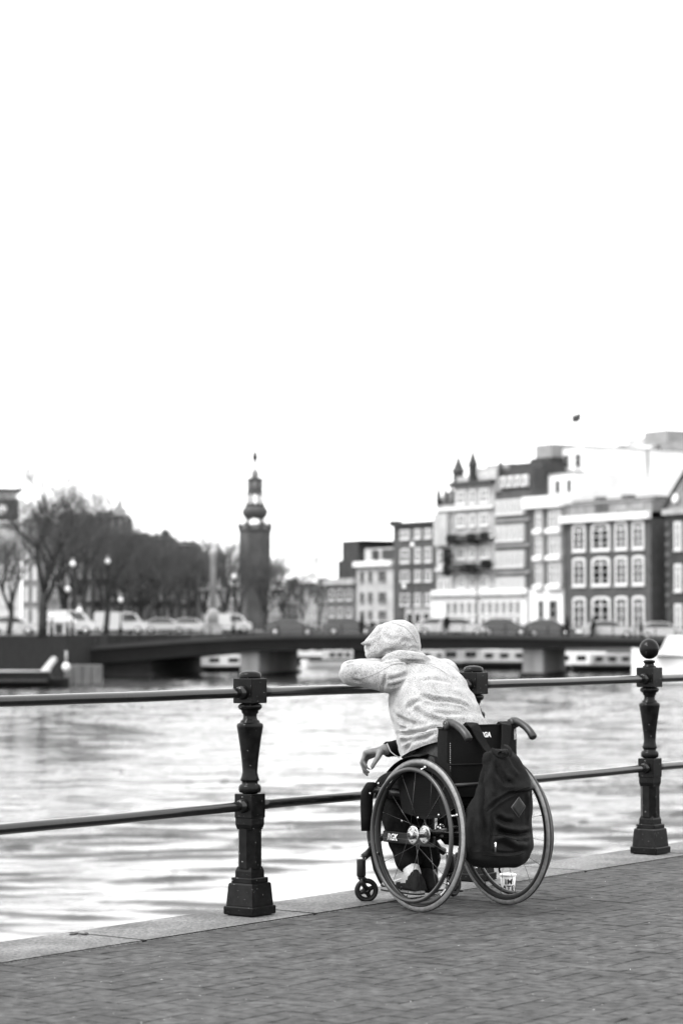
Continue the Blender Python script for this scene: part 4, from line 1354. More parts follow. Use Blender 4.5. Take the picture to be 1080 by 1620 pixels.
# tall white building set back above the narrow house
T1 = row('white_penthouse', 856, 910, 'lower stepped white storey with small windows above the rounded cornice', off=2.5, depth=16)
T1.s1 = T1.s0 + T1.w
T1.body(B_WHITE, T1.z(856, 751), z0=T1.z(856, 800))
for a, b in ((861, 868), (879, 886), (897, 904)): T1.win(a, b, 763, 781, nx=1, ny=2, ref=856, fm=B_GREY)
T1.box('roof_edge', B_SLATE, .0, T1.w + .1, -.25, 1.2, T1.z(856, 750.8), T1.z(856, 749))
T2 = row('white_tower_block', 871, 924, 'upper stepped white storey whose long blank side wall faces the river', off=5.0, depth=26)
T2.body(B_WHITE, T2.z(871, 711), z0=T2.z(871, 800))
for a, b in ((876, 883), (893, 900), (911, 919)): T2.win(a, b, 722, 742, nx=1, ny=2, ref=871, fm=B_GREY)
T2.box('roof_edge', B_GREY, -.1, T2.w + .1, -.1, 26.2, T2.z(871, 710.9), T2.z(871, 709.5))
T2.box('gutter_pipe', B_GREY, T2.w + .01, T2.w + .12, 9, 9.2, T2.z(871, 800), T2.z(871, 712))
T3 = row('white_rear_block', 952, 1030, 'plain white rear block with rooftop sheds at the far right skyline', off=24, depth=10)
T3.body(B_WHITE, T3.z(952, 712), z0=GZ)
T3.box('roof_shed', B_ZINC, T3.w * .80, T3.w * 1.25, .5, 6, T3.z(952, 711.9), T3.z(952, 690))
T3.box('roof_shed', B_PALE, T3.w * .40, T3.w * .78, 1, 6, T3.z(952, 711.9), T3.z(952, 698))
T3.box('roof_duct', B_ZINC, T3.w * .18, T3.w * .26, 1, 3, T3.z(952, 711.9), T3.z(952, 705))
T4 = row('grey_side_block', 1030, 1100, 'tall pale block rising at the right picture edge behind the gabled house', off=22, depth=12)
T4.body(B_PALE, T4.z(1030, 722), z0=GZ)
T4.box('roof_shed', B_GREY, 1.2, T4.w, .5, 8, T4.z(1030, 721.9), T4.z(1030, 702))

# B: brick building with broad bands of white windows
B = row('banded_brick_house', 783, 839, 'brown brick house with five broad bands of white windows and a dark mansard', depth=13)
B.body(B_BRICK, B.z(783, 779))
cw = [(786 + k * 9.0, 786 + k * 9.0 + 6.6) for k in range(5)]
for t_, b_ in ((793, 815), (833, 857), (874, 898), (915, 938)):
    B.band('white_band', B_CREAM, 785, 831, t_ - 2, b_ + 2, .12, pxref=783)
    for a, b in cw: B.win(a, b, t_, b_, nx=2, ny=3, ref=783, gl=B_GLASSL, pr=.12)
for t_ in (822, 862, 904): B.band('string_course', B_GREY, 783, 839, t_, t_ + 5, .2, pxref=783)
B.box('mansard', B_SLATE, .0, B.w, .4, 12.5, B.z(783, 778.8), B.z(783, 744))
B.box('mansard_top', B_SLATE, .6, B.w, 1.6, 12.5, B.z(783, 743.9), B.z(783, 734))
for k in range(4):
    a = 790.5 + k * 11.5; B.box('dormer', B_WHITE, B.sx(a) - B.s0, B.sx(a + 7) - B.s0, .1, 1.2, B.z(783, 773), B.z(783, 755))
    B.win(a + 1, a + 6, 757, 771, nx=1, ny=1, ref=783, gl=B_GLASSL)
# pointed gable at its left end
m = MB(); g0 = 0; g1 = B.sx(794) - B.s0; zb, zt_ = B.z(783, 779) - GZ, B.z(783, 742) - GZ
m.prism([(g0, zb), (g1, zb), (g1 * .62, zt_ - 1), (g1 * .5, zt_), (g1 * .38, zt_ - 1)], -.2 * B.flip, .9 * B.flip, lambda a, b, v: Vector((a, v, b)))
m.build('gable', B_GREY, B.root)
m = MB(); m.lathe([(.35, zt_ - 1.2), (.35, zt_), (.0, zt_ + 1.3)], 8, (g1 * .5, .3 * B.flip, 0)); m.build('spirelet', B_SLATE, B.root)
BR = row('brown_party_house', 838.5, 872, 'dark brick gable end with a rooftop shed rising behind the white storeys', off=3.2, depth=12)
BR.body(B_BRICKD, BR.z(838.5, 726), z0=GZ)
BR.box('roof_shed', B_ZINC, .6, BR.w - .3, .3, 6, BR.z(838.5, 725.9), BR.z(838.5, 705))

# C: ornate pale building with turrets, balconies and hanging plants
Cc = row('ornate_building', 690, 783, 'ornate pale stone building with turrets, plant covered balconies and a white ground floor', depth=14)
Cc.body(B_CREAM, Cc.z(690, 800), x1=Cc.w)
Cc.box('upper_wall', B_CREAM, Cc.sx(718) - Cc.s0, Cc.w, .05, 13.5, Cc.z(690, 800) + .01, Cc.z(690, 772))
Cc.box('eaves', B_SLATE, Cc.sx(714) - Cc.s0, Cc.w - .1, -.5, .6, Cc.z(690, 771.9), Cc.z(690, 766))
Cc.box('glazed_attic', B_PALE, Cc.sx(742) - Cc.s0, Cc.w - .4, 1.2, 9, Cc.z(690, 771.9), Cc.z(690, 745))
Cc.box('roof', B_ZINC, Cc.sx(742) - Cc.s0, Cc.w - .4, 2.4, 8, Cc.z(690, 744.9), Cc.z(690, 740))
for k in range(4):
    a = 746 + k * 9; Cc.win(a, a + 6, 753, 768, nx=2, ny=1, ref=690, gl=B_GLASSL, pr=-1.19)
for px_, top_, w_ in ((716, 732, .65), (739, 724, .5)):
    x = Cc.sx(px_) - Cc.s0; zt2 = Cc.z(690, top_ + 18) - GZ
    m = MB(); zb2 = Cc.z(690, 775) - GZ
    m.lathe([(w_, zb2), (w_, zt2), (w_ * 1.3, zt2 + .1), (w_ * .9, zt2 + .6), (w_ * .45, zt2 + 1.3), (.0, zt2 + 2.3)], 8, (x, .8 * Cc.flip, 0), smooth=False)
    m.build('turret', B_SLATE if px_ < 730 else B_BRICKD, Cc.root)
Cc.box('turret_wall', B_PALE, Cc.sx(714) - Cc.s0, Cc.sx(737) - Cc.s0, .3, 3, Cc.z(690, 771.8), Cc.z(690, 757))
m = MB(); x0, x1 = Cc.sx(692) - Cc.s0, Cc.sx(716) - Cc.s0; za, zb2 = Cc.z(690, 800) - GZ, Cc.z(690, 778) - GZ
m.prism([(x0, za), (x1, za), (x1 - .5, zb2), (x0 + .8, zb2 - .3)], .2 * Cc.flip, 8 * Cc.flip, lambda a, b, v: Vector((a, v, b)))
m.build('hipped_roof', B_SLATE, Cc.root)
for px_ in (692.5, 703, 713):
    x = Cc.sx(px_) - Cc.s0; m = MB(); z2 = Cc.z(690, 800) - GZ; m.lathe([(.28, z2), (.28, z2 + 1.2), (0, z2 + 2.6)], 6, (x, .1 * Cc.flip, 0)); m.build('pinnacle', B_BRICKD if px_ < 700 else B_GREY, Cc.root)
for t_, b_ in ((779, 801), (817, 836), (868, 886), (914, 931)):
    for a, b in ((723, 737), (744, 752), (760, 773)):
        Cc.win(a, b, t_, b_, nx=2 if b - a > 9 else 1, ny=2, ref=690, gl=B_GLASSL, arch=(t_ > 900), t=.2)
for t_, b_ in ((822, 848), (872, 896), (918, 936)):
    for a, b in ((694, 701), (704, 711)): Cc.win(a, b, t_, b_, nx=1, ny=2, ref=690, gl=B_GLASSL, t=.2)
Cc.box('bay', B_PALE, Cc.sx(692) - Cc.s0, Cc.sx(713) - Cc.s0, -.6, .0, Cc.z(690, 864), Cc.z(690, 814))
for t_ in (806, 852, 900): Cc.band('cornice_band', B_WHITE, 692, 783, t_, t_ + 3.5, .45, pxref=690)
for t_ in (858, 903):
    Cc.band('balcony', B_BRICKD, 716, 779, t_ - 8, t_, 1.0, pxref=690)
Cc.band('shop_front', B_WHITE, 688, 838, 934, 999, .6, pxref=690)
Cc.band('awning_band', B_CREAM, 688, 838, 941, 945, 1.0, pxref=690)
for k in range(11):
    a = 712 + k * 11.0
    Cc.win(a, a + 8.5, 953, 973, nx=3, ny=1, ref=690, gl=B_GLASSL, t=.1, pr=.62)
    Cc.win(a + 1, a + 7.5, 978, 994, nx=1, ny=1, ref=690, gl=B_GLASS if k in (3, 4, 9) else B_GLASSL, t=.1, pr=.62)
Cc.box('drainpipe', B_GREY, Cc.sx(762) - Cc.s0, Cc.sx(763.5) - Cc.s0, -.9, -.75, GZ, Cc.z(690, 934))
def ivy(fac, px, py, w, h, n, label, seed):
    rnd = random.Random(seed); m = MB()
    s_ = fac.sx(px); c0 = fac.o + fac.d * s_ - fac.n * .9; c0.z = at(px, py, c0.y).z
    for _ in range(n):
        a = rnd.uniform(-.42, .42) * w * rnd.uniform(.7, 1); b = rnd.uniform(-.42, .42) * h; c = rnd.uniform(-.5, .5)
        p = c0 + fac.d * a + Vector((0, 0, b)) - fac.n * c
        r = rnd.uniform(.10, .26); q = Vector((rnd.uniform(-1, 1), rnd.uniform(-1, 1), rnd.uniform(-1, 1))).normalized(); e = q.orthogonal().normalized() * r; g = q.cross(e)
        m.add([p + e, p + g, p - e, p - g, p + q * r * .4], [(0, 1, 4), (1, 2, 4), (2, 3, 4), (3, 0, 4), (3, 2, 1, 0)])
    o = m.build('climbing_plant', B_IVY); tag(o, label, 'plant'); return o
ivy(Cc, 726, 853, 1.5, 1.1, 320, 'dark bushy plant on the upper left balcony of the ornate building', 1)
ivy(Cc, 757, 852, 1.4, 1.2, 320, 'dark bushy plant on the upper middle balcony of the ornate building', 2)
ivy(Cc, 776, 846, .6, .6, 100, 'small dark plant on the upper right balcony of the ornate building', 3)
ivy(Cc, 752, 899, 3.4, 1.0, 520, 'wide dark hanging plant on the lower balcony of the ornate building', 4)
ivy(Cc, 717, 890, .7, 3.6, 360, 'tall dark climber running down the wall left of the balconies', 5)
ivy(Cc, 779, 893, 1.0, .9, 200, 'small dark plant at the right end of the lower balcony', 6)

# D: dark brick
D = row('dark_brick_house', 622, 690, 'tall dark brick house with three columns of windows left of the ornate building', depth=12)
D.body(B_BRICK, D.z(622, 833))
D.box('cornice', B_BRICKD, -.2, D.w, -.35, .5, D.z(622, 832.9), D.z(622, 828))
D.box('roof', B_SLATE, .5, D.w, .8, 11, D.z(622, 832.9), D.z(622, 827))
D.box('corner_pier', B_BRICKD, -.3, .4, -.4, 1, D.z(622, 833), D.z(622, 824))
for t_, b_ in ((839, 854), (868, 891), (904, 921), (939, 958)):
    for k, (a, b) in enumerate(((634, 648), (656, 666), (672, 683))):
        D.win(a, b, t_, b_, nx=2, ny=2, ref=622, arch=(k == 0 and t_ == 868), t=.16, gl=B_GLASS if t_ > 870 else B_GLASSL)
D.band('shop_front', B_CREAM, 645, 690, 962, 999, .5, pxref=622)
for a, b in ((649, 658), (662, 671), (675, 686)): D.win(a, b, 970, 992, nx=1, ny=1, ref=622, t=.12, pr=.5)

# E: pale house
E = row('pale_house', 564, 622, 'pale plaster house with a stepped roof left of the dark brick house', depth=12)
E.body(B_PALE, E.z(564, 893))
E.band('cornice', B_WHITE, 563, 622.5, 889, 897, .5, 1)
E.box('attic', B_PALE, .3, E.w - .3, 1, 9, E.z(564, 892), E.z(564, 868))
E.box('dark_dormer', B_SLATE, E.sx(597) - E.s0, E.sx(616) - E.s0, .6, 4, E.z(564, 886), E.z(564, 871))
E.box('dark_dormer', B_SLATE, E.sx(581) - E.s0, E.sx(588) - E.s0, .6, 4, E.z(564, 886), E.z(564, 871))
E.box('chimney', B_GREY, E.sx(604) - E.s0, E.sx(608) - E.s0, 3, 4, E.z(564, 868), E.z(564, 852))
for t_, b_ in ((905, 920), (937, 953), (966, 978)):
    for a, b in ((570, 576), (583, 589), (599, 611)): E.win(a, b, t_, b_, nx=1 if b - a < 9 else 2, ny=2, ref=564, fm=B_GREY, t=.1)
for a, b in ((568, 580), (584, 596), (601, 615)): E.win(a, b, 983, 997, nx=1, ny=1, ref=564, t=.1)

# F: low house and dark block behind it
F = row('low_house', 516, 564, 'low brown house with a pale parapet left of the pale plaster house', depth=10)
F.body(B_BRICKL, F.z(516, 922))
F.band('parapet', B_CREAM, 515, 564, 916, 926, .4, 1)
for t_, b_ in ((932, 950), (962, 976)):
    for a, b in ((522, 529), (535, 543), (549, 557)): F.win(a, b, t_, b_, nx=1, ny=2, ref=516, t=.12)
F2 = row('dark_party_block', 541, 566, 'dark windowless brick block standing behind the low brown house', off=14, depth=10)
F2.body(B_BRICKD, F2.z(541, 858))
F2.box('stepped_side', B_BRICKD, -2.6, -.02, 1, 9, GZ, F2.z(541, 886))
F2.box('roof_edge', B_SLATE, -.1, F2.w + 1.5, -.1, 9, F2.z(541, 857.9), F2.z(541, 856.5))

# G: gabled house at the right edge
G = row('gabled_house', 1052.5, 1100, 'dark brick gabled house with tall white windows at the right picture edge', depth=12)
G.body(B_BRICKD, G.z(1052.5, 814))
G.band('stone_course', B_CREAM, 1051, 1100, 806, 815, .4, 1, pxref=1052.5)
m = MB(); x1 = G.w; zb, zt_ = G.z(1052.5, 806) - GZ, G.z(1052.5, 757) - GZ
xs = G.sx(1085) - G.s0
m.prism([(.0, zb), (2 * xs, zb), (xs, zt_)], .1 * G.flip, 11 * G.flip, lambda a, b, v: Vector((a, v, b)))
m.build('gable', B_GREY, G.root)
m = MB(); m.prism([(-.2, zb), (xs, zt_ + .15), (2 * xs + .2, zb), (2 * xs + .5, zb), (xs, zt_ + .8), (-.5, zb)], -.25 * G.flip, .09 * G.flip, lambda a, b, v: Vector((a, v, b)))
m.build('gable_trim', B_SLATE, G.root)
m = MB(); cxm = G.sx(1068) - G.s0; m.lathe([(.0, -.06), (.55, -.05), (.55, .05), (.0, .06)], 20, (cxm, -.06 * G.flip, G.z(1052.5, 790) - GZ), Matrix.Rotation(math.pi / 2, 3, 'X')); m.build('round_ornament', B_WHITE, G.root)
for t_, b_ in ((826, 871), (893, 936), (956, 1002)):
    for a, b in ((1067, 1078), (1084, 1096)): G.win(a, b, t_, b_, nx=2, ny=3, ref=1052.5, t=.25)
for k in range(9): G.box('quoin', B_BRICKL, G.sx(1053) - G.s0, G.sx(1057.5 + (k % 2) * 2) - G.s0, -.12, .3, G.z(1052.5, 832 + k * 16), G.z(1052.5, 827 + k * 16))

# flag and pole above the skyline
fp_ = T2.o + T2.d * T2.sx(905) + T2.n * 8
fb = Vector((at(904, 704, fp_.y).x, fp_.y, at(904, 711, fp_.y).z))
flag = empty('flagpole', fb); tag(flag, 'thin flagpole with a small dark windblown flag above the white roof', 'flag')
m = MB(); m.tube([(0, 0, 0), (0, 0, at(904, 655, fp_.y).z - fb.z)], .035, 8); m.build('pole', B_PALE, flag)
m = MB(); zt_ = at(904, 657, fp_.y).z - fb.z; vs = []
for i in range(7):
    for j in range(4):
        vs.append((.04 + i * .17, .06 * math.sin(i * 1.3), zt_ - j * .24 + i * .05 - (.0 if j else 0) - .28 * math.sin(i * .5) * (j / 3)))
fs = [(i * 4 + j, i * 4 + j + 1, i * 4 + j + 5, i * 4 + j + 4) for i in range(6) for j in range(3)]
m.add(vs, fs, True)
fo = link('cloth', m.raw('cloth'), flag, material=B_SLATE); fo.modifiers.new('t', 'SOLIDIFY').thickness = .02

# ------------------------------------------------------------------ land
def prism_land(name, pts, ztop, material, label=None, z0=-4.5):
    m = MB(); m.prism([(p[0], p[1]) for p in pts], z0, ztop, lambda a, b, v: Vector((a, b, v)))
    o = m.build(name, material); tag(o, kind='structure'); return o
q1 = RO + RDIR * 70 + Vector((-.84, -.545, 0)) * 9; q2 = RO - RDIR * 55 + Vector((-.84, -.545, 0)) * 9
prism_land('right_bank', [(q1.x, q1.y), (q2.x, q2.y), (q2.x - 2, 420), (300, 420), (300, q1.y)], GZ, B_ASPH)
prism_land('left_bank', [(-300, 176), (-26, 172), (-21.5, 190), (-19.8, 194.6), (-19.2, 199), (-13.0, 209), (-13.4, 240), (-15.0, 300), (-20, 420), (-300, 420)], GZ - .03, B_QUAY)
prism_land('left_quay_paving', [(-300, 176.3), (-26.3, 172.3), (-21.8, 190.3), (-20.1, 194.9), (-19.5, 199.3), (-13.3, 209.3), (-13.7, 240), (-15.3, 300), (-20.3, 420), (-300, 420)], GZ, B_ASPH, z0=GZ - .028)
prism_land('far_bank', [(-900, 420.01), (900, 420.01), (900, 1600), (-900, 1600)], GZ, B_ASPH)

# ------------------------------------------------------------------ bridge
BY = 194.0
bridge = empty('bridge', at(540, 1070, BY)); bridge.location.z = WZ
tag(bridge, 'low dark steel road bridge on stone piers crossing the whole river', 'bridge')
bo_ = Vector(bridge.location)
TD = Vector((.235, .972, 0))                      # across the bridge, away from us
prof_ = [(100, 1033, 1057), (155, 1024, 1050), (220, 1019, 1045), (300, 1013, 1038), (400, 1008, 1031), (480, 1006, 1028.5), (600, 1005.5, 1028), (700, 1006, 1027.5), (800, 1007, 1026.5), (900, 1009, 1025.5), (1005, 1011.5, 1024.5), (1100, 1014, 1025), (1250, 1017, 1026)]
DW = 14.0
m = MB(); vs = []
for px_, t_, b_ in prof_:
    a, b = at(px_, t_, BY), at(px_, b_, BY)
    vs += [a, a + TD * DW, b + TD * DW + Vector((0, 0, .0)), b]
fs = []
for i in range(len(prof_) - 1):
    for k in range(4): fs.append((i * 4 + k, i * 4 + (k + 1) % 4, i * 4 + 4 + (k + 1) % 4, i * 4 + 4 + k))
fs += [(3, 2, 1, 0), tuple(len(vs) - 4 + k for k in range(4))]
m.add([v - bo_ for v in vs], fs); m.build('deck', B_STEEL, bridge)
m = MB(); vs = []
for px_, t_, b_ in prof_:
    a = at(px_, t_ + 1.0, BY); vs += [a + Vector((0, -.02, .22)), a + Vector((0, -.02, -.12)), a + Vector((0, -.28, -.12)), a + Vector((0, -.28, .22))]
fs = []
for i in range(len(prof_) - 1):
    for k in range(4): fs.append((i * 4 + k, i * 4 + (k + 1) % 4, i * 4 + 4 + (k + 1) % 4, i * 4 + 4 + k))
fs += [(3, 2, 1, 0), tuple(len(vs) - 4 + k for k in range(4))]
m.add([v - bo_ for v in vs], fs); m.build('edge_beam', mat('dull_steel_edge', 0.014, 0.022, rough=.6, scale=.5), bridge)
def pier(px0, px1, pyt, mat_, wide=DW - 1.5, flare=0.0):
    a, b = at(px0, 1070, BY + .6), at(px1, 1070, BY + .6); zt_ = at(px0, pyt, BY).z
    m = MB(); n_ = Vector((0, 0, 1))
    pts = [a, b, b + TD * wide, a + TD * wide]
    m.add([Vector((p.x, p.y, WZ - 1)) - bo_ for p in pts] + [Vector((p.x, p.y, zt_)) - bo_ for p in pts], [(0, 1, 2, 3), (7, 6, 5, 4), (0, 4, 5, 1), (1, 5, 6, 2), (2, 6, 7, 3), (3, 7, 4, 0)])
    p_ = m.build('pier', mat_, bridge)
    m = MB(); pts = [a + Vector((-.25, -.25, 0)), b + Vector((.25, -.25, 0)), b + TD * (wide + .3) + Vector((.25, 0, 0)), a + TD * (wide + .3) + Vector((-.25, 0, 0))]
    m.add([Vector((p.x, p.y, WZ - 1)) - bo_ for p in pts] + [Vector((p.x, p.y, WZ + .28)) - bo_ for p in pts], [(0, 1, 2, 3), (7, 6, 5, 4), (0, 4, 5, 1), (1, 5, 6, 2), (2, 6, 7, 3), (3, 7, 4, 0)])
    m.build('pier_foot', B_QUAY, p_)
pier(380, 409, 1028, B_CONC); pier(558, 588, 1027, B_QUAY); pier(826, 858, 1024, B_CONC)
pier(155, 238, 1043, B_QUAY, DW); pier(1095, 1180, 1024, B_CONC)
# railing of the bridge: posts and two bars
m = MB()
for i in range(len(prof_) - 1):
    (x0, t0_, _), (x1, t1_, _) = prof_[i], prof_[i + 1]
    n_ = max(1, int((x1 - x0) / 28))
    for k in range(n_):
        f = k / n_; a = at(x0 + (x1 - x0) * f, t0_ + (t1_ - t0_) * f, BY) + Vector((0, .4, 0)) - bo_
        m.bx(a.x - .04, a.x + .04, a.y - .04, a.y + .04, a.z, a.z + 1.0)
    a, b = at(x0, t0_, BY) + Vector((0, .4, 0)) - bo_, at(x1, t1_, BY) + Vector((0, .4, 0)) - bo_
    for h_ in (.35, .68, 1.0): m.tube([a + Vector((0, 0, h_)), b + Vector((0, 0, h_))], .03, 6)
m.build('parapet_railing', B_STEEL, bridge)
def deck_z(px):
    for i in range(len(prof_) - 1):
        if prof_[i][0] <= px <= prof_[i + 1][0]:
            f = (px - prof_[i][0]) / (prof_[i + 1][0] - prof_[i][0]); return at(px, prof_[i][1] + f * (prof_[i + 1][1] - prof_[i][1]), BY).z
    return GZ

# ------------------------------------------------------------------ cars
CP = {'white': mat('white_car_paint', .38, .44, rough=.25, coat=.6), 'black': mat('black_car_paint', .012, .016, rough=.2, coat=.8), 'silver': mat('silver_car_paint', .35, .4, rough=.3, metal=.4, coat=.5)}
M_CARGL = mat('car_glass', .02, .04, rough=.05); M_CTYRE = mat('car_tyre', .015, .02, rough=.8); M_LAMP_GLARE = mat('lamp_and_sky_glare_glass', .7, .8, rough=.15)
def car_meshes(kind):
    """side outline along x (nose at +x), half width at waist and roof"""
    if kind == 'van':
        Lg, body_ = 4.9, [(-2.4, .35), (2.35, .35), (2.42, .75), (2.25, 1.05), (1.75, 1.2), (1.25, 1.85), (.9, 1.98), (-2.3, 2.0), (-2.45, 1.8)]
        glass = [(1.62, 1.2), (1.18, 1.8), (.2, 1.82), (.2, 1.2)]; wx, wr = (-1.6, 1.6), .33
    else:
        Lg, body_ = 4.2, [(-2.05, .32), (2.05, .30), (2.1, .55), (2.0, .74), (1.15, .92), (.45, 1.38), (.0, 1.47), (-.9, 1.46), (-1.55, 1.25), (-1.95, .98), (-2.1, .8)]
        glass = [(1.0, .95), (.42, 1.33), (.0, 1.41), (-.85, 1.40), (-1.45, 1.18), (-1.6, .98)]; wx, wr = (-1.28, 1.32), .31
    def hwid(z): return .85 if z < .95 else .85 - (z - .95) * .38
    b = MB(); n = len(body_)
    rows_ = []
    vs = [(x, -hwid(z), z) for x, z in body_] + [(x, hwid(z), z) for x, z in body_]
    b.add(vs, [tuple(range(n)), tuple(reversed(range(n, 2 * n)))] + [(k, n + k, n + (k + 1) % n, (k + 1) % n) for k in range(n)])
    g = MB(); k_ = len(glass)
    for sg in (-1, 1):
        vs = [(x, sg * (hwid(z) + .006), z) for x, z in glass] + [(x, sg * (hwid(z) - .02), z) for x, z in glass]
        g.add(vs, [tuple(range(k_)), tuple(reversed(range(k_, 2 * k_)))] + [(q, k_ + q, k_ + (q + 1) % k_, (q + 1) % k_) for q in range(k_)])
    w = MB(); w.lathe([(.0, -.1), (wr, -.1), (wr + .01, 0), (wr, .1), (.0, .1)], 20, (0, 0, 0), Matrix.Rotation(math.pi / 2, 3, 'X'))
    r_ = MB(); r_.lathe([(.0, -.108), (wr * .6, -.105), (wr * .6, .105), (.0, .108)], 14, (0, 0, 0), Matrix.Rotation(math.pi / 2, 3, 'X'))
    hl = MB(); hl.ellip((0, 0, 0), (.12, .16, .09), 10)
    ms = [b.mesh('body'), g.mesh('side_windows'), w.mesh('wheel'), r_.mesh('rim'), hl.mesh('headlight')]
    ws = MB()
    if kind == 'van': ws.add([(1.78, -.66, 1.22), (1.78, .66, 1.22), (1.29, .52, 1.84), (1.29, -.52, 1.84), (1.74, -.66, 1.2), (1.74, .66, 1.2), (1.25, .52, 1.82), (1.25, -.52, 1.82)], [(0, 1, 2, 3), (7, 6, 5, 4), (0, 4, 5, 1), (1, 5, 6, 2), (2, 6, 7, 3), (3, 7, 4, 0)])
    else: ws.add([(1.12, -.72, .96), (1.12, .72, .96), (.47, .58, 1.39), (.47, -.58, 1.39), (1.08, -.72, .93), (1.08, .72, .93), (.44, .58, 1.36), (.44, -.58, 1.36)], [(0, 1, 2, 3), (7, 6, 5, 4), (0, 4, 5, 1), (1, 5, 6, 2), (2, 6, 7, 3), (3, 7, 4, 0)])
    ms.append(ws.mesh('windscreen'))
    for mm_, mt_ in zip(ms[1:], (M_CARGL, M_CTYRE, CP['silver'], M_LAMP_GLARE, M_LAMP_GLARE)): mm_.materials.append(mt_)  # windscreen shares the near-white headlight colour: a painted sky reflection
    smooth_by_angle(ms[0], 25)
    return ms, wx, wr
CM = {k: car_meshes(k) for k in ('car', 'van')}
BODY = {}
def car(px, Y, z, colour, label, kind='car', rz=0.0, scale=1.0, group='cars and vans on the bridge and quays'):
    ms, wx, wr = CM[kind]
    p = at(px, 990, Y); root = empty('parked_car' if kind == 'car' else 'delivery_van', (p.x, Y, z), rz); root.scale = (scale,) * 3
    tag(root, label, kind, group)
    if (kind, colour) not in BODY:
        c = ms[0].copy(); c.materials.clear(); c.materials.append(CP[colour]); BODY[(kind, colour)] = c
    link('body', BODY[(kind, colour)], root); link('side_windows', ms[1], root); link('windscreen', ms[5], root)
    for x in wx:
        for sg in (-1, 1):
            w_ = link('wheel', ms[2], root, (x, sg * .78, wr)); link('rim', ms[3], w_)
    xh = 2.0 if kind == 'car' else 2.33
    for sg in (-1, 1): link('headlight', ms[4], root, (xh, sg * .6, .62 if kind == 'car' else .8))
    return root
LANE = BY + 3.0
for px_, col_, lab, kd, dy, rz_ in (
    (461, 'black', 'dark car on the bridge just right of the clock tower', 'car', 0, 0),
    (553, 'black', 'dark car on the bridge just left of the pale hood', 'car', .2, 0),
    (696, 'white', 'white van on the bridge behind the dark standing pedestrian', 'car', 1.4, 0),
    (728, 'white', 'white car right of the dark pedestrian in front of the white shop front', 'car', -.4, 0),
    (797, 'black', 'low dark car on the bridge under the banded brick house', 'car', 0, 0),
    (868, 'black', 'dark car on the bridge in front of the white ground floor', 'car', .3, 0),
    (963, 'white', 'large white hatchback on the bridge in front of the arched windows', 'car', -1.2, 0),
    (1046, 'silver', 'grey car behind the white boat at the right end of the bridge', 'car', 1.0, 0)):
    car(px_, LANE + dy, deck_z(px_) + .0, col_, lab.replace('white van', 'white car'), kd, rz_, 1.0 if px_ != 963 else 1.02)
for px_, Y_, col_, lab, kd in (
    (22, 196, 'silver', 'pale car on the left quay at the left picture edge', 'car'),
    (107, 200, 'white', 'white van parked on the left quay behind the second lamp', 'van'),
    (192, 222, 'white', 'white van parked on the left quay between two tree trunks', 'van'),
    (262, 226, 'silver', 'silver car on the left quay left of the pale column', 'car'),
    (303, 232, 'white', 'small white car on the left quay next to the pale column', 'car'),
    (362, 250, 'silver', 'grey van on the left quay right of the pale column', 'van')):
    car(px_, Y_, GZ + .004, col_, lab, kd)

# ------------------------------------------------------------------ pedestrians
def walker_mesh(seed):
    rnd = random.Random(seed); m = MB()
    m.capsule((-.09, 0, .90), (-.10, .10, .48), .085, .06); m.capsule((-.10, .10, .48), (-.10, .02, .08), .06, .045); m.capsule((-.10, .0, .045), (-.10, .16, .04), .045, .04)
    m.capsule((.09, 0, .90), (.10, -.02, .48), .085, .06); m.capsule((.10, -.02, .48), (.10, -.16, .10), .06, .045); m.capsule((.10, -.16, .06), (.10, -.02, .04), .045, .04)
    m.ellip((0, 0, 1.18), (.20, .13, .34)); m.ellip((0, 0, 1.38), (.21, .12, .12)); m.ellip((0, 0, .92), (.18, .13, .16))
    m.capsule((0, 0, 1.45), (0, .01, 1.56), .055, .05); m.ellip((0, .02, 1.65), (.078, .095, .12)); m.capsule((0, .11, 1.65), (0, .125, 1.62), .012, .014)
    for sg, sw in ((-1, .14), (1, -.12)):
        m.capsule((sg * .22, 0, 1.40), (sg * .26, sw * .3, 1.13), .06, .045); m.capsule((sg * .26, sw * .3, 1.13), (sg * .24, sw + .06, .90), .043, .032)
        m.ellip((sg * .24, sw + .09, .85), (.03, .045, .055))
    return remeshed(m, .022, 2, 'body')
wm = walker_mesh(1); wm.materials.append(M_TROUSER)
coat = MB(); coat.lathe([(.26, .72), (.235, .95), (.21, 1.15), (.225, 1.35), (.16, 1.46), (.07, 1.50)], 16); coat_me = coat.mesh('coat'); coat_me.transform(Matrix.Diagonal((1, .72, 1, 1))); coat_me.materials.append(M_CLOTHBLK)
for px_, dy, rz_, lab in ((706, -.9, .4, 'dark coated pedestrian standing on the bridge between two white cars'), (896, -.8, -1.4, 'dark coated pedestrian on the bridge left of the large white hatchback'),
                          (938, -.9, 1.6, 'dark coated pedestrian overlapping the tail of the large white hatchback'), (1013, -.8, -1.5, 'dark coated pedestrian above the round ball of the railing post'),
                          (572, -.8, 1.5, 'dark coated pedestrian on the bridge just above the hood')):
    r_ = empty('person', (at(px_, 990, BY + 1.5 + dy).x, BY + 1.5 + dy, deck_z(px_)), rz_); tag(r_, lab, 'person', 'pedestrians on the bridge')
    link('body', wm, r_); link('coat', coat_me, r_)

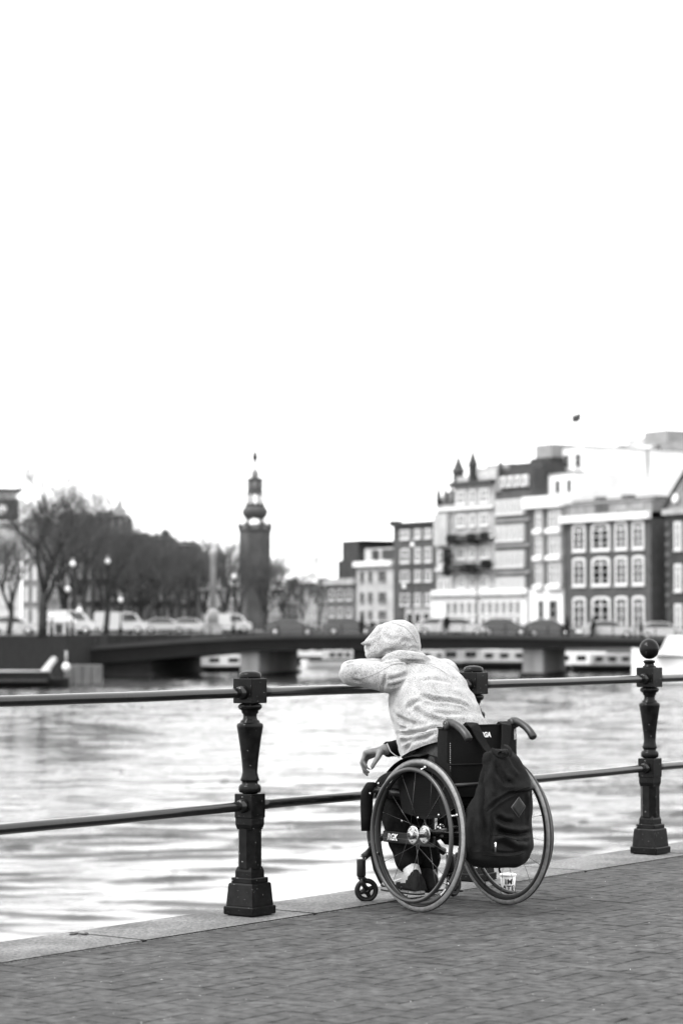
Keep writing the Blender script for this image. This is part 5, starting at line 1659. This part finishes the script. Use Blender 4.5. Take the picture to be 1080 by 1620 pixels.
# ------------------------------------------------------------------ tower
TY = 500.0
tb = at(403, 1000, TY); tower = empty('clock_tower', (tb.x, TY, GZ)); tag(tower, 'dark brick clock tower with an open lantern and a thin spire', 'tower')
def zt(py): return at(403, py, TY).z - GZ
k = TY / FPX
B_TOWER = mat('tower_brick', 0.0357, 0.0561, rough=.9, scale=.5, detail=6, blotch=(.12, .25)); B_LEAD = mat('tower_lead', .028, .05, rough=.7, scale=.8); B_TOWPALE = mat('tower_pale_stone', .5, .62, rough=.8, scale=.5)
def lt(name, pr, m_, n=8, c=(0, 0, 0), smooth=False, parent=tower):
    m = MB(); m.lathe([(r * k, zt(y)) for r, y in pr], n, c, phase=math.pi / 8 if n == 8 else 0, smooth=smooth); return m.build(name, m_, parent)
lt('shaft', [(26.8, 1010), (26.8, 842)], B_TOWER)
lt('cornice', [(26.8, 842), (28.6, 839.5), (28.6, 837), (27, 836)], B_LEAD)
lt('shoulder', [(27, 836), (21, 829.5), (17.5, 826)], B_LEAD)
lt('clock_stage', [(15.5, 829), (15, 821)], B_GREY)
lt('bulb', [(15, 821.5), (18, 818), (20.8, 812), (20.8, 808), (18, 803), (13.5, 799)], B_LEAD, 16, smooth=True)
for i in range(8):
    a = math.pi / 8 + i * math.pi / 4; x, y = 11.8 * k * math.cos(a), 11.8 * k * math.sin(a)
    m = MB(); m.bx(x - .26, x + .26, y - .26, y + .26, zt(799.5), zt(781.5)); m.build('lantern_column', B_LEAD, tower)
lt('lantern_floor', [(13.5, 799), (12.5, 798)], B_LEAD)
lt('bell_stage', [(13.6, 782), (13.6, 775), (13.0, 774), (13.0, 760)], B_LEAD)
for i in range(8):
    a = i * math.pi / 4; r_ = 12.1 * k
    m = MB(); m.box((r_ * math.cos(a), r_ * math.sin(a), (zt(772) + zt(762)) / 2), (.2, .5, zt(763) - zt(772)), Matrix.Rotation(a, 3, 'Z')); m.build('louvre', B_GREY, tower)
lt('bell_cornice', [(13, 760), (15, 758.5), (14.6, 757), (10, 756)], B_LEAD)
lt('gallery', [(16.5, 800), (17.5, 798.5), (17.5, 797.5), (13, 796.5)], B_LEAD)
for i in range(8):
    a = i * math.pi / 4 + math.pi / 8
    m = MB(); m.lathe([(.35, zt(838)), (.35, zt(832)), (.45, zt(831)), (.0, zt(824))], 6, (26.0 * k * math.cos(a), 26.0 * k * math.sin(a), 0)); m.build('pinnacle', B_LEAD, tower)
lt('small_onion', [(5.5, 756), (6.5, 752), (6, 746), (3, 742.5), (1.2, 740), (1.0, 736), (2.2, 733), (2.6, 731), (1.2, 728), (.6, 725), (.5, 716)], B_GREY, 12, smooth=True)
m = MB()
for i in range(6):
    a = i * math.pi / 3
    m.tube([(.5 * k * math.cos(a), .5 * k * math.sin(a), zt(731)), (3.8 * k * math.cos(a), 3.8 * k * math.sin(a), zt(726)), (3.4 * k * math.cos(a), 3.4 * k * math.sin(a), zt(720)), (.4 * k * math.cos(a), .4 * k * math.sin(a), zt(713))], .13, 5)
m.tube([(0, 0, zt(740)), (0, 0, zt(690))], [.30, .07], 6)
m.build('crown_finial', B_LEAD, tower)
M_FACE = mat('clock_face', .78, .82, rough=.4)
for a in (-math.pi / 2 + .02, 0, math.pi / 2, math.pi):
    d = Vector((math.cos(a), math.sin(a), 0)); R3 = Matrix(((-d.y, 0, d.x), (d.x, 0, d.y), (0, 1, 0)))
    m = MB(); m.lathe([(.0, 0), (9.5 * k, 0), (9.5 * k, .3), (.0, .3)], 28, d * 17.0 * k + Vector((0, 0, zt(831))), R3); co2 = m.build('clock_face', M_FACE, tower)
    m = MB(); c0 = d * (17.0 * k + .34) + Vector((0, 0, zt(832))); tx = Vector((-d.y, d.x, 0))
    m.tube([c0, c0 + tx * 2.2 * k], .06, 5); m.tube([c0, c0 + Vector((0, 0, 4.5 * k))], .05, 5); m.build('clock_hands', B_LEAD, co2)
for i, a in enumerate((-math.pi / 2, -math.pi / 4, -3 * math.pi / 4)):
    for py_ in (905,):
        d = Vector((math.cos(a), math.sin(a), 0)); m = MB(); m.box(d * 24 * k * .995 + Vector((0, 0, zt(py_))), (.25, .9, 2.2), Matrix.Rotation(a, 3, 'Z')); m.build('window', B_GLASS, tower)

# ------------------------------------------------------------------ bare trees
def grow(seed, H=12.5, spread=1.0, levels=6):
    rnd = random.Random(seed); trunk, crown = MB(), MB()
    def br(mbx, p, d, ln, r0, r1, n):
        P = [p]; dd = d.copy(); seg = 3 if ln > .8 else 2
        for i in range(seg):
            dd = (dd + Vector((rnd.uniform(-1, 1), rnd.uniform(-1, 1), rnd.uniform(-.3, .6))) * .13).normalized()
            P.append(P[-1] + dd * ln / seg)
        mbx.tube(P, [r0 + (r1 - r0) * i / seg for i in range(seg + 1)], n, caps=(n > 3))
        return P, dd
    def rec(p, d, ln, r, lev):
        mbx = trunk if lev <= 2 else crown
        P, dd = br(mbx, p, d, ln, r, r * .62, 8 if lev < 2 else (5 if lev < 4 else 3))
        if lev >= levels: return
        k_ = rnd.choice((3, 3, 4)) if lev < levels - 1 else 4
        for i in range(k_):
            q = P[-1] if i < 2 else P[rnd.randrange(1, len(P))]
            ax = Vector((rnd.uniform(-1, 1), rnd.uniform(-1, 1), rnd.uniform(-.35, .35))).normalized()
            nd = (dd * (1.0 if lev else 1.25) + ax * rnd.uniform(.45, .85) * spread + Vector((0, 0, .18))).normalized()
            rec(q, nd, ln * rnd.uniform(.62, .82), max(r * rnd.uniform(.46, .58), .011), lev + 1)
    P, dd = br(trunk, Vector((0, 0, -.2)), Vector((0, 0, 1)), H * .27, .30, .24, 10)
    for i in range(5):
        a = i * 2 * math.pi / 5 + rnd.uniform(-.4, .4)
        rec(P[-1] if i < 3 else P[-2], Vector((math.cos(a) * .45 * spread, math.sin(a) * .45 * spread, 1)).normalized(), H * rnd.uniform(.2, .27), .15, 1)
    t_ = trunk.raw('trunk'); c_ = crown.raw('crown'); t_.materials.append(B_BARK); c_.materials.append(B_TWIG)
    zs_ = sorted(v.co.z for v in c_.vertices); zmax = zs_[int(len(zs_) * .965)]
    return t_, c_, zmax
TV = [grow(11, 12.5, .9), grow(23, 11.5, 1.0), grow(37, 12.0, .8), grow(41, 11.0, 1.1)]
TLAB = [
    (68, 178, 746, 0, 'tall bare tree with a forked dark trunk nearest the left edge'),
    (14, 192, 838, 1, 'bare tree cut by the left picture edge in front of the white facade'),
    (131, 205, 786, 2, 'bare tree with a thick dark trunk behind the white van on the quay'),
    (100, 232, 788, 3, 'bare tree between the forked tree and the thick trunked tree'),
    (166, 216, 822, 1, 'slim bare tree beside the tall quay lamp'),
    (206, 222, 834, 0, 'dark trunked bare tree right of the parked white van'),
    (238, 232, 844, 2, 'bushy bare tree left of the silver quay car'),
    (270, 244, 850, 3, 'bushy bare tree above the silver quay car'),
    (302, 256, 856, 1, 'bare tree immediately left of the pale column'),
    (352, 280, 864, 2, 'bare tree immediately right of the pale column'),
    (380, 300, 878, 0, 'bare tree overlapping the left side of the clock tower'),
    (419, 330, 890, 3, 'bare tree overlapping the right side of the clock tower'),
    (446, 380, 872, 1, 'thin pale bare tree standing right of the clock tower'),
    (478, 400, 912, 2, 'small bare tree in front of the distant houses'),
    (504, 370, 908, 0, 'small bare tree near the low brown house'),
    (186, 270, 838, 3, 'bare tree in the back row behind the tall quay lamp'),
    (325, 300, 858, 0, 'bare tree in the back row behind the pale column'),
    (222, 275, 856, 1, 'bare tree in the back row over the gap between van and silver car'),
    (254, 280, 862, 3, 'bare tree in the back row above the silver quay car roof'),
]
for px_, Y_, top, vi, lab in TLAB:
    t_, c_, zm = TV[vi]; p = at(px_, 1000, Y_); h = at(px_, top, Y_).z - GZ
    r_ = empty('bare_tree', (p.x, Y_, GZ), px_ * 1.7); s_ = h / zm; r_.scale = (s_ * (1.25 if px_ == 68 else 1),) * 2 + (s_,)
    tag(r_, lab, 'tree', 'bare trees along the far quays'); link('trunk', t_, r_); link('crown', c_, r_)

# ------------------------------------------------------------------ buildings on the left bank and far away
def front(name, px0, px1, Y, label, depth=12, dirv=(1, .0, 0)):
    return Facade(name, px0, px1, Vector((0, Y, 0)), dirv, depth, label)
H1 = front('mansard_house', -60, 34, 236, 'large white facade with a dark mansard roof at the left picture edge', 14, (1, .25, 0))
H1.body(B_WHITE, H1.z(10, 824)); H1.box('mansard', B_SLATE, 0, H1.w - .2, .3, 13, H1.z(10, 823.9), H1.z(10, 789)); H1.box('roof_terrace', B_PALE, 0, H1.w - .4, 1, 12, H1.z(10, 788.9), H1.z(10, 776)); H1.box('roof_edge', B_SLATE, -.1, H1.w + .2, .6, 12, H1.z(10, 775.9), H1.z(10, 772))
H1.band('entablature', B_GREY, -60, 34.5, 826, 834, .5, pxref=10)
for px_ in range(-50, 34, 14):
    for t_, b_ in ((840, 866), (880, 912), (926, 958), (970, 996)): H1.win(px_, px_ + 8, t_, b_, nx=2, ny=2, ref=10, gl=B_GLASS, t=.15)
m = MB(); cxx = H1.sx(3) - H1.s0; m.lathe([(0, -.1), (.5, -.08), (.5, .08), (0, .1)], 18, (cxx, .25 * H1.flip, H1.z(10, 806) - GZ), Matrix.Rotation(math.pi / 2, 3, 'X')); m.build('round_window', B_WHITE, H1.root)
def house(name, px0, px1, Y, top, m_, label, n=3, fl=4, roof=None, t0=None, gl=None, depth=12):
    fmm = B_GREY if m_ in (B_BRICKD,) else B_TRIM
    h = front(name, px0, px1, Y, label, depth); zt_ = h.z(px0, top); h.body(m_, zt_)
    if roof: h.box('roof', B_SLATE, .3, h.w - .3, .5, depth - .5, zt_ + .001, h.z(px0, top - roof))
    h.band('cornice', B_CREAM, px0, px1, top, top + 2.2, .3)
    hh = (998 - top - 6) / fl; ww = (px1 - px0) / n
    for f_ in range(fl):
        for q in range(n):
            a = px0 + ww * (q + .25); h.win(a, a + ww * .5, top + 6 + f_ * hh, top + 6 + f_ * hh + hh * .62, nx=1 if ww < 12 else 2, ny=2, gl=gl, ref=px0, t=.12, fm=fmm)
    return h
house('quay_house', 36, 62, 262, 820, B_GREY, 'grey narrow house between the white facade and the forked tree', 2, 5)
house('quay_house', 62, 92, 268, 836, B_CREAM, 'pale low house behind the forked tree', 3, 4, 6)
h = house('quay_house', 92, 148, 290, 815, B_BRICKD, 'dark brick house with a flat top behind the thick trunked tree', 4, 5, 4)
h = house('quay_house', 148, 196, 292, 814, B_BRICKD, 'highest dark block on the left skyline with a pale stepped gable', 4, 5, 5)
m = MB(); m.lathe([(.9, 0), (.8, 1.2), (.4, 1.6), (.12, 2.6), (.05, 3.2)], 8, (h.w - .6, 1, h.z(148, 822) - GZ)); m.build('corner_turret', B_PALE, h.root)
house('quay_house', 196, 236, 305, 848, B_BRICKD, 'dark brick house right of the highest left block', 3, 4, 5)
h = house('quay_house', 236, 272, 320, 850, B_BRICKD, 'dark brick house with a square chimney above the trees', 3, 4, 4); h.box('chimney', B_SLATE, h.w * .5, h.w * .8, 2, 4, h.z(236, 846), h.z(236, 838))
house('quay_house', 272, 312, 335, 860, B_BRICKD, 'dark brick house left of the pale column roofline', 3, 4, 4)
house('quay_house', 312, 352, 350, 876, B_BRICKL, 'mid grey house behind the pale column', 3, 4, 4)
house('distant_house', 352, 384, 440, 930, B_BRICKL, 'distant low house left of the clock tower foot', 3, 3, 3)
house('distant_house', 424, 450, 460, 936, B_GREY, 'distant grey house right of the clock tower foot', 3, 3, 4)
house('distant_house', 450, 474, 470, 920, B_BRICKL, 'distant brown house second right of the clock tower', 3, 4, 4, gl=B_GLASSL)
house('distant_house', 474, 502, 455, 926, B_PALE, 'distant pale house in the gap at the river bend', 3, 4, 4)
house('distant_house', 502, 522, 430, 918, B_GREY, 'distant grey house next to the low brown house', 2, 4, 4)

# ------------------------------------------------------------------ lamps, column, kiosk, boats on the left bank
M_GLOBE = mat('lamp_globe_glass', .8, .85, rough=.15)
def lamp_post(px, Y, ytop, label, zb=GZ, arms=1):
    p = at(px, 1000, Y); r_ = empty('street_lamp', (p.x, Y, zb)); tag(r_, label, 'lamp', 'globe street lamps'); h = at(px, ytop, Y).z - zb
    m = MB(); m.lathe([(.16, 0), (.16, .5), (.09, .7), (.06, 1.2), (.05, h - .5), (.08, h - .42), (.05, h - .34)], 10); m.build('pole', B_STEEL, r_)
    m = MB(); m.ellip((0, 0, h), (.21, .21, .24), 14); g_ = m.build('globe', M_GLOBE, r_)
    m = MB(); m.lathe([(.16, h + .3), (.12, h + .38), (.02, h + .5)], 10); m.build('lamp_cap', B_ZINC, g_)
for px_, Y_, t_, lab in ((115, 190, 892, 'tall globe lamp over the left quay near the thick trunked tree'), (107, 196, 932, 'globe lamp low between forked and thick trunked trees'), (82, 185, 974, 'small globe lamp on the quay wall right of the forked tree'),
                         (170, 205, 888, 'tallest globe lamp on the left quay before the slim tree'), (126, 200, 965, 'short globe lamp beside the thick dark trunk'), (191, 210, 949, 'globe lamp left of the dark trunked tree'),
                         (370, 240, 912, 'globe lamp in front of the clock tower left edge'), (3, 186, 1010, 'globe lamp head at the far left edge')):
    lamp_post(px_, Y_, t_, lab, zb=GZ if t_ < 1000 else -1.5)
for px_, Y_, t_, lab in ((652, 250, 862, 'globe lamp before the dark brick house'), (639, 252, 928, 'lower globe lamp before the dark brick house')):
    lamp_post(px_, Y_, t_, lab)
p = at(337, 1000, 225); col_ = empty('stone_column', (p.x, 225, GZ)); tag(col_, 'pale slender stone column on a stepped base above the left end of the bridge', 'column'); h = at(337, 868, 225).z - GZ
m = MB(); m.bx(-.8, .8, -.8, .8, 0, .9); m.lathe([(.55, .9), (.5, 2.1), (.36, 2.3)], 12); m.build('base', B_CREAM, col_)
m = MB(); m.lathe([(.30, 2.3), (.24, h - .8), (.34, h - .6), (.34, h - .3), (.18, h)], 14); m.build('shaft', B_CREAM, col_)
m = MB(); m.box((0, 0, h * .52), (2.6, .12, .14)); m.build('crossbar', B_GREY, col_)
kq = at(96, 1005, 197); kiosk = empty('white_kiosk', (kq.x, 197, GZ)); tag(kiosk, 'small white kiosk with a gabled roof on the left quay', 'kiosk')
m = MB(); m.bx(-1.1, 1.1, -1, 1, 0, 1.0); m.build('wall', B_WHITE, kiosk); m = MB(); m.prism([(-1.3, 1.0), (1.3, 1.0), (.3, 1.9), (-.3, 1.9)], -1.2, 1.2, lambda a, b, v: Vector((a, v, b))); m.build('roof', B_WHITE, kiosk); m = MB(); m.bx(-.3, .3, -1.04, -1.0, .05, .85); m.build('door', B_SLATE, kiosk)

def boat(px, Y, ln, label, hull_m, cabin_m, rz=0.0, cabin=(.3, .75), ch=1.1, hh=.8, name='moored_boat', wins=3):
    p = at(px, 1040, Y); r_ = empty(name, (p.x, Y, WZ), rz); tag(r_, label, 'boat')
    w = ln * .13 + .5; rows_ = []
    st = [(-.5, .75), (-.42, .95), (-.2, 1), (.1, 1), (.3, .85), (.43, .45), (.5, .06)]
    m = MB(); rs = []
    for f, ww in st:
        x = f * ln; yw = w * ww / 1; lift = .25 * max(0, f) ** 2 * 4 * hh
        rs.append([Vector((x, -yw, hh + lift)), Vector((x, -yw * .8, .1)), Vector((x, -yw * .3, -.35)), Vector((x, yw * .3, -.35)), Vector((x, yw * .8, .1)), Vector((x, yw, hh + lift))])
    m.rings(rs, False); m.build('hull', hull_m, r_)
    m = MB(); x0, x1 = (cabin[0] - .5) * ln, (cabin[1] - .5) * ln
    m.prism([(x0, hh - .1), (x1, hh - .1), (x1 - ch * .5, hh + ch), (x0 + ch * .15, hh + ch)], -w * .68, w * .68, lambda a, b, v: Vector((a, v, b))); cb_ = m.build('cabin', cabin_m, r_)
    for k_ in range(wins):
        a = x0 + (x1 - x0 - ch * .5) * (k_ + .3) / wins; m = MB(); ww = (x1 - x0) / wins * .5
        m.bx(a, a + ww, -w * .68 - .02, -w * .68 + .01, hh + ch * .35, hh + ch * .8); m.build('window', B_GLASS, cb_)
    m = MB(); m.tube([(x0, 0, hh + ch + .05), (x1 - ch * .4, 0, hh + ch + .05)], .05, 5); m.build('grab_rail', B_TRIM, r_)
    m = MB(); m.bx(-.47 * ln, .3 * ln, -w * 1.02, w * 1.02, hh - .12, hh + .02); m.build('rubbing_strake', B_SLATE, r_)
    return r_
boat(1112, 168, 10, 'large white cabin boat moored at the right edge behind the ball post', B_WHITE, B_WHITE, 2.85, (.2, .8), 1.25, 2.0)
boat(340, 216, 7, 'white open boat seen through the left bridge opening', B_QUAY, B_WHITE, .1, (.1, .9), .9, .5)
boat(500, 262, 15, 'long white canal boat seen through the middle bridge opening', B_QUAY, B_WHITE, .15, (.05, .9), 1.7, .8, wins=8)
boat(535, 236, 7, 'small white sloop behind the middle bridge opening', B_WHITE, B_PALE, .3, (.3, .7), .8, .8)
boat(700, 236, 8, 'small pale boat under the bridge right of the hooded head', B_QUAY, B_PALE, -.2, (.2, .85), 1.0, .6)
boat(748, 232, 9, 'pale cabin boat in the middle of the right bridge opening', B_QUAY, B_CREAM, -.1, (.15, .85), 1.3, .6)
boat(800, 228, 8, 'grey cabin boat left of the right bridge pier', B_STEEL, B_PALE, -.1, (.2, .8), 1.0, .7)
boat(925, 222, 8, 'white sloop moored right of the right bridge pier', B_QUAY, B_WHITE, -.1, (.15, .8), 1.1, .5)
boat(975, 216, 8, 'dark hulled boat between the right pier and the large white boat', B_STEEL, B_CREAM, 0, (.2, .7), .9, .6)
boat(26, 160, 7, 'dark covered barge against the quay at the left edge', B_STEEL, B_STEEL, .1, (.2, .85), .5, .5, wins=0)
# sloping pale gangway on the left
g0, g1 = at(86, 1043, 166), at(56, 1078, 161)
gw = empty('gangway', (g1.x, g1.y, WZ)); tag(gw, 'pale gangway sloping from the left quay to the water', 'gangway')
m = MB(); a = g0 - gw.location; b = g1 - gw.location; b.z = max(b.z, .15)
m.tube([a, a.lerp(b, .5) + Vector((0, 0, -.1)), b], [.22, .26, .3], 8); m.build('walkway', B_PALE, gw)
m = MB(); m.box(b + Vector((0, 0, .0)), (.9, 1.4, .5)); m.build('pontoon', B_WHITE, gw)
by = at(105, 1046, 168); fe = empty('mooring_buoy', (by.x, by.y, by.z - .4)); tag(fe, 'round white fender hanging on the left quay wall', 'fender')
m = MB(); m.ellip((0, 0, 0), (.27, .27, .32), 14); m.build('float', B_WHITE, fe); m = MB(); m.tube([(0, 0, .3), (0, .1, 1.1)], .08, 6); m.build('rope', B_PALE, fe)

# low landing stage at the foot of the left quay
lp = at(131, 1062, 169.5); ls = empty('landing_stage', (lp.x, lp.y, WZ)); tag(ls, 'low pale stone landing stage at the foot of the left quay wall beside the bridge', 'landing stage')
zt_l = at(131, 1052, 169.5).z - WZ
for k in range(4):
    m = MB(); m.bbox((-.95 + k * .64, .6, zt_l / 2 - .2), (.60, 1.6, zt_l + .4), .04); m.build('stone_block', B_BRICKL, ls)
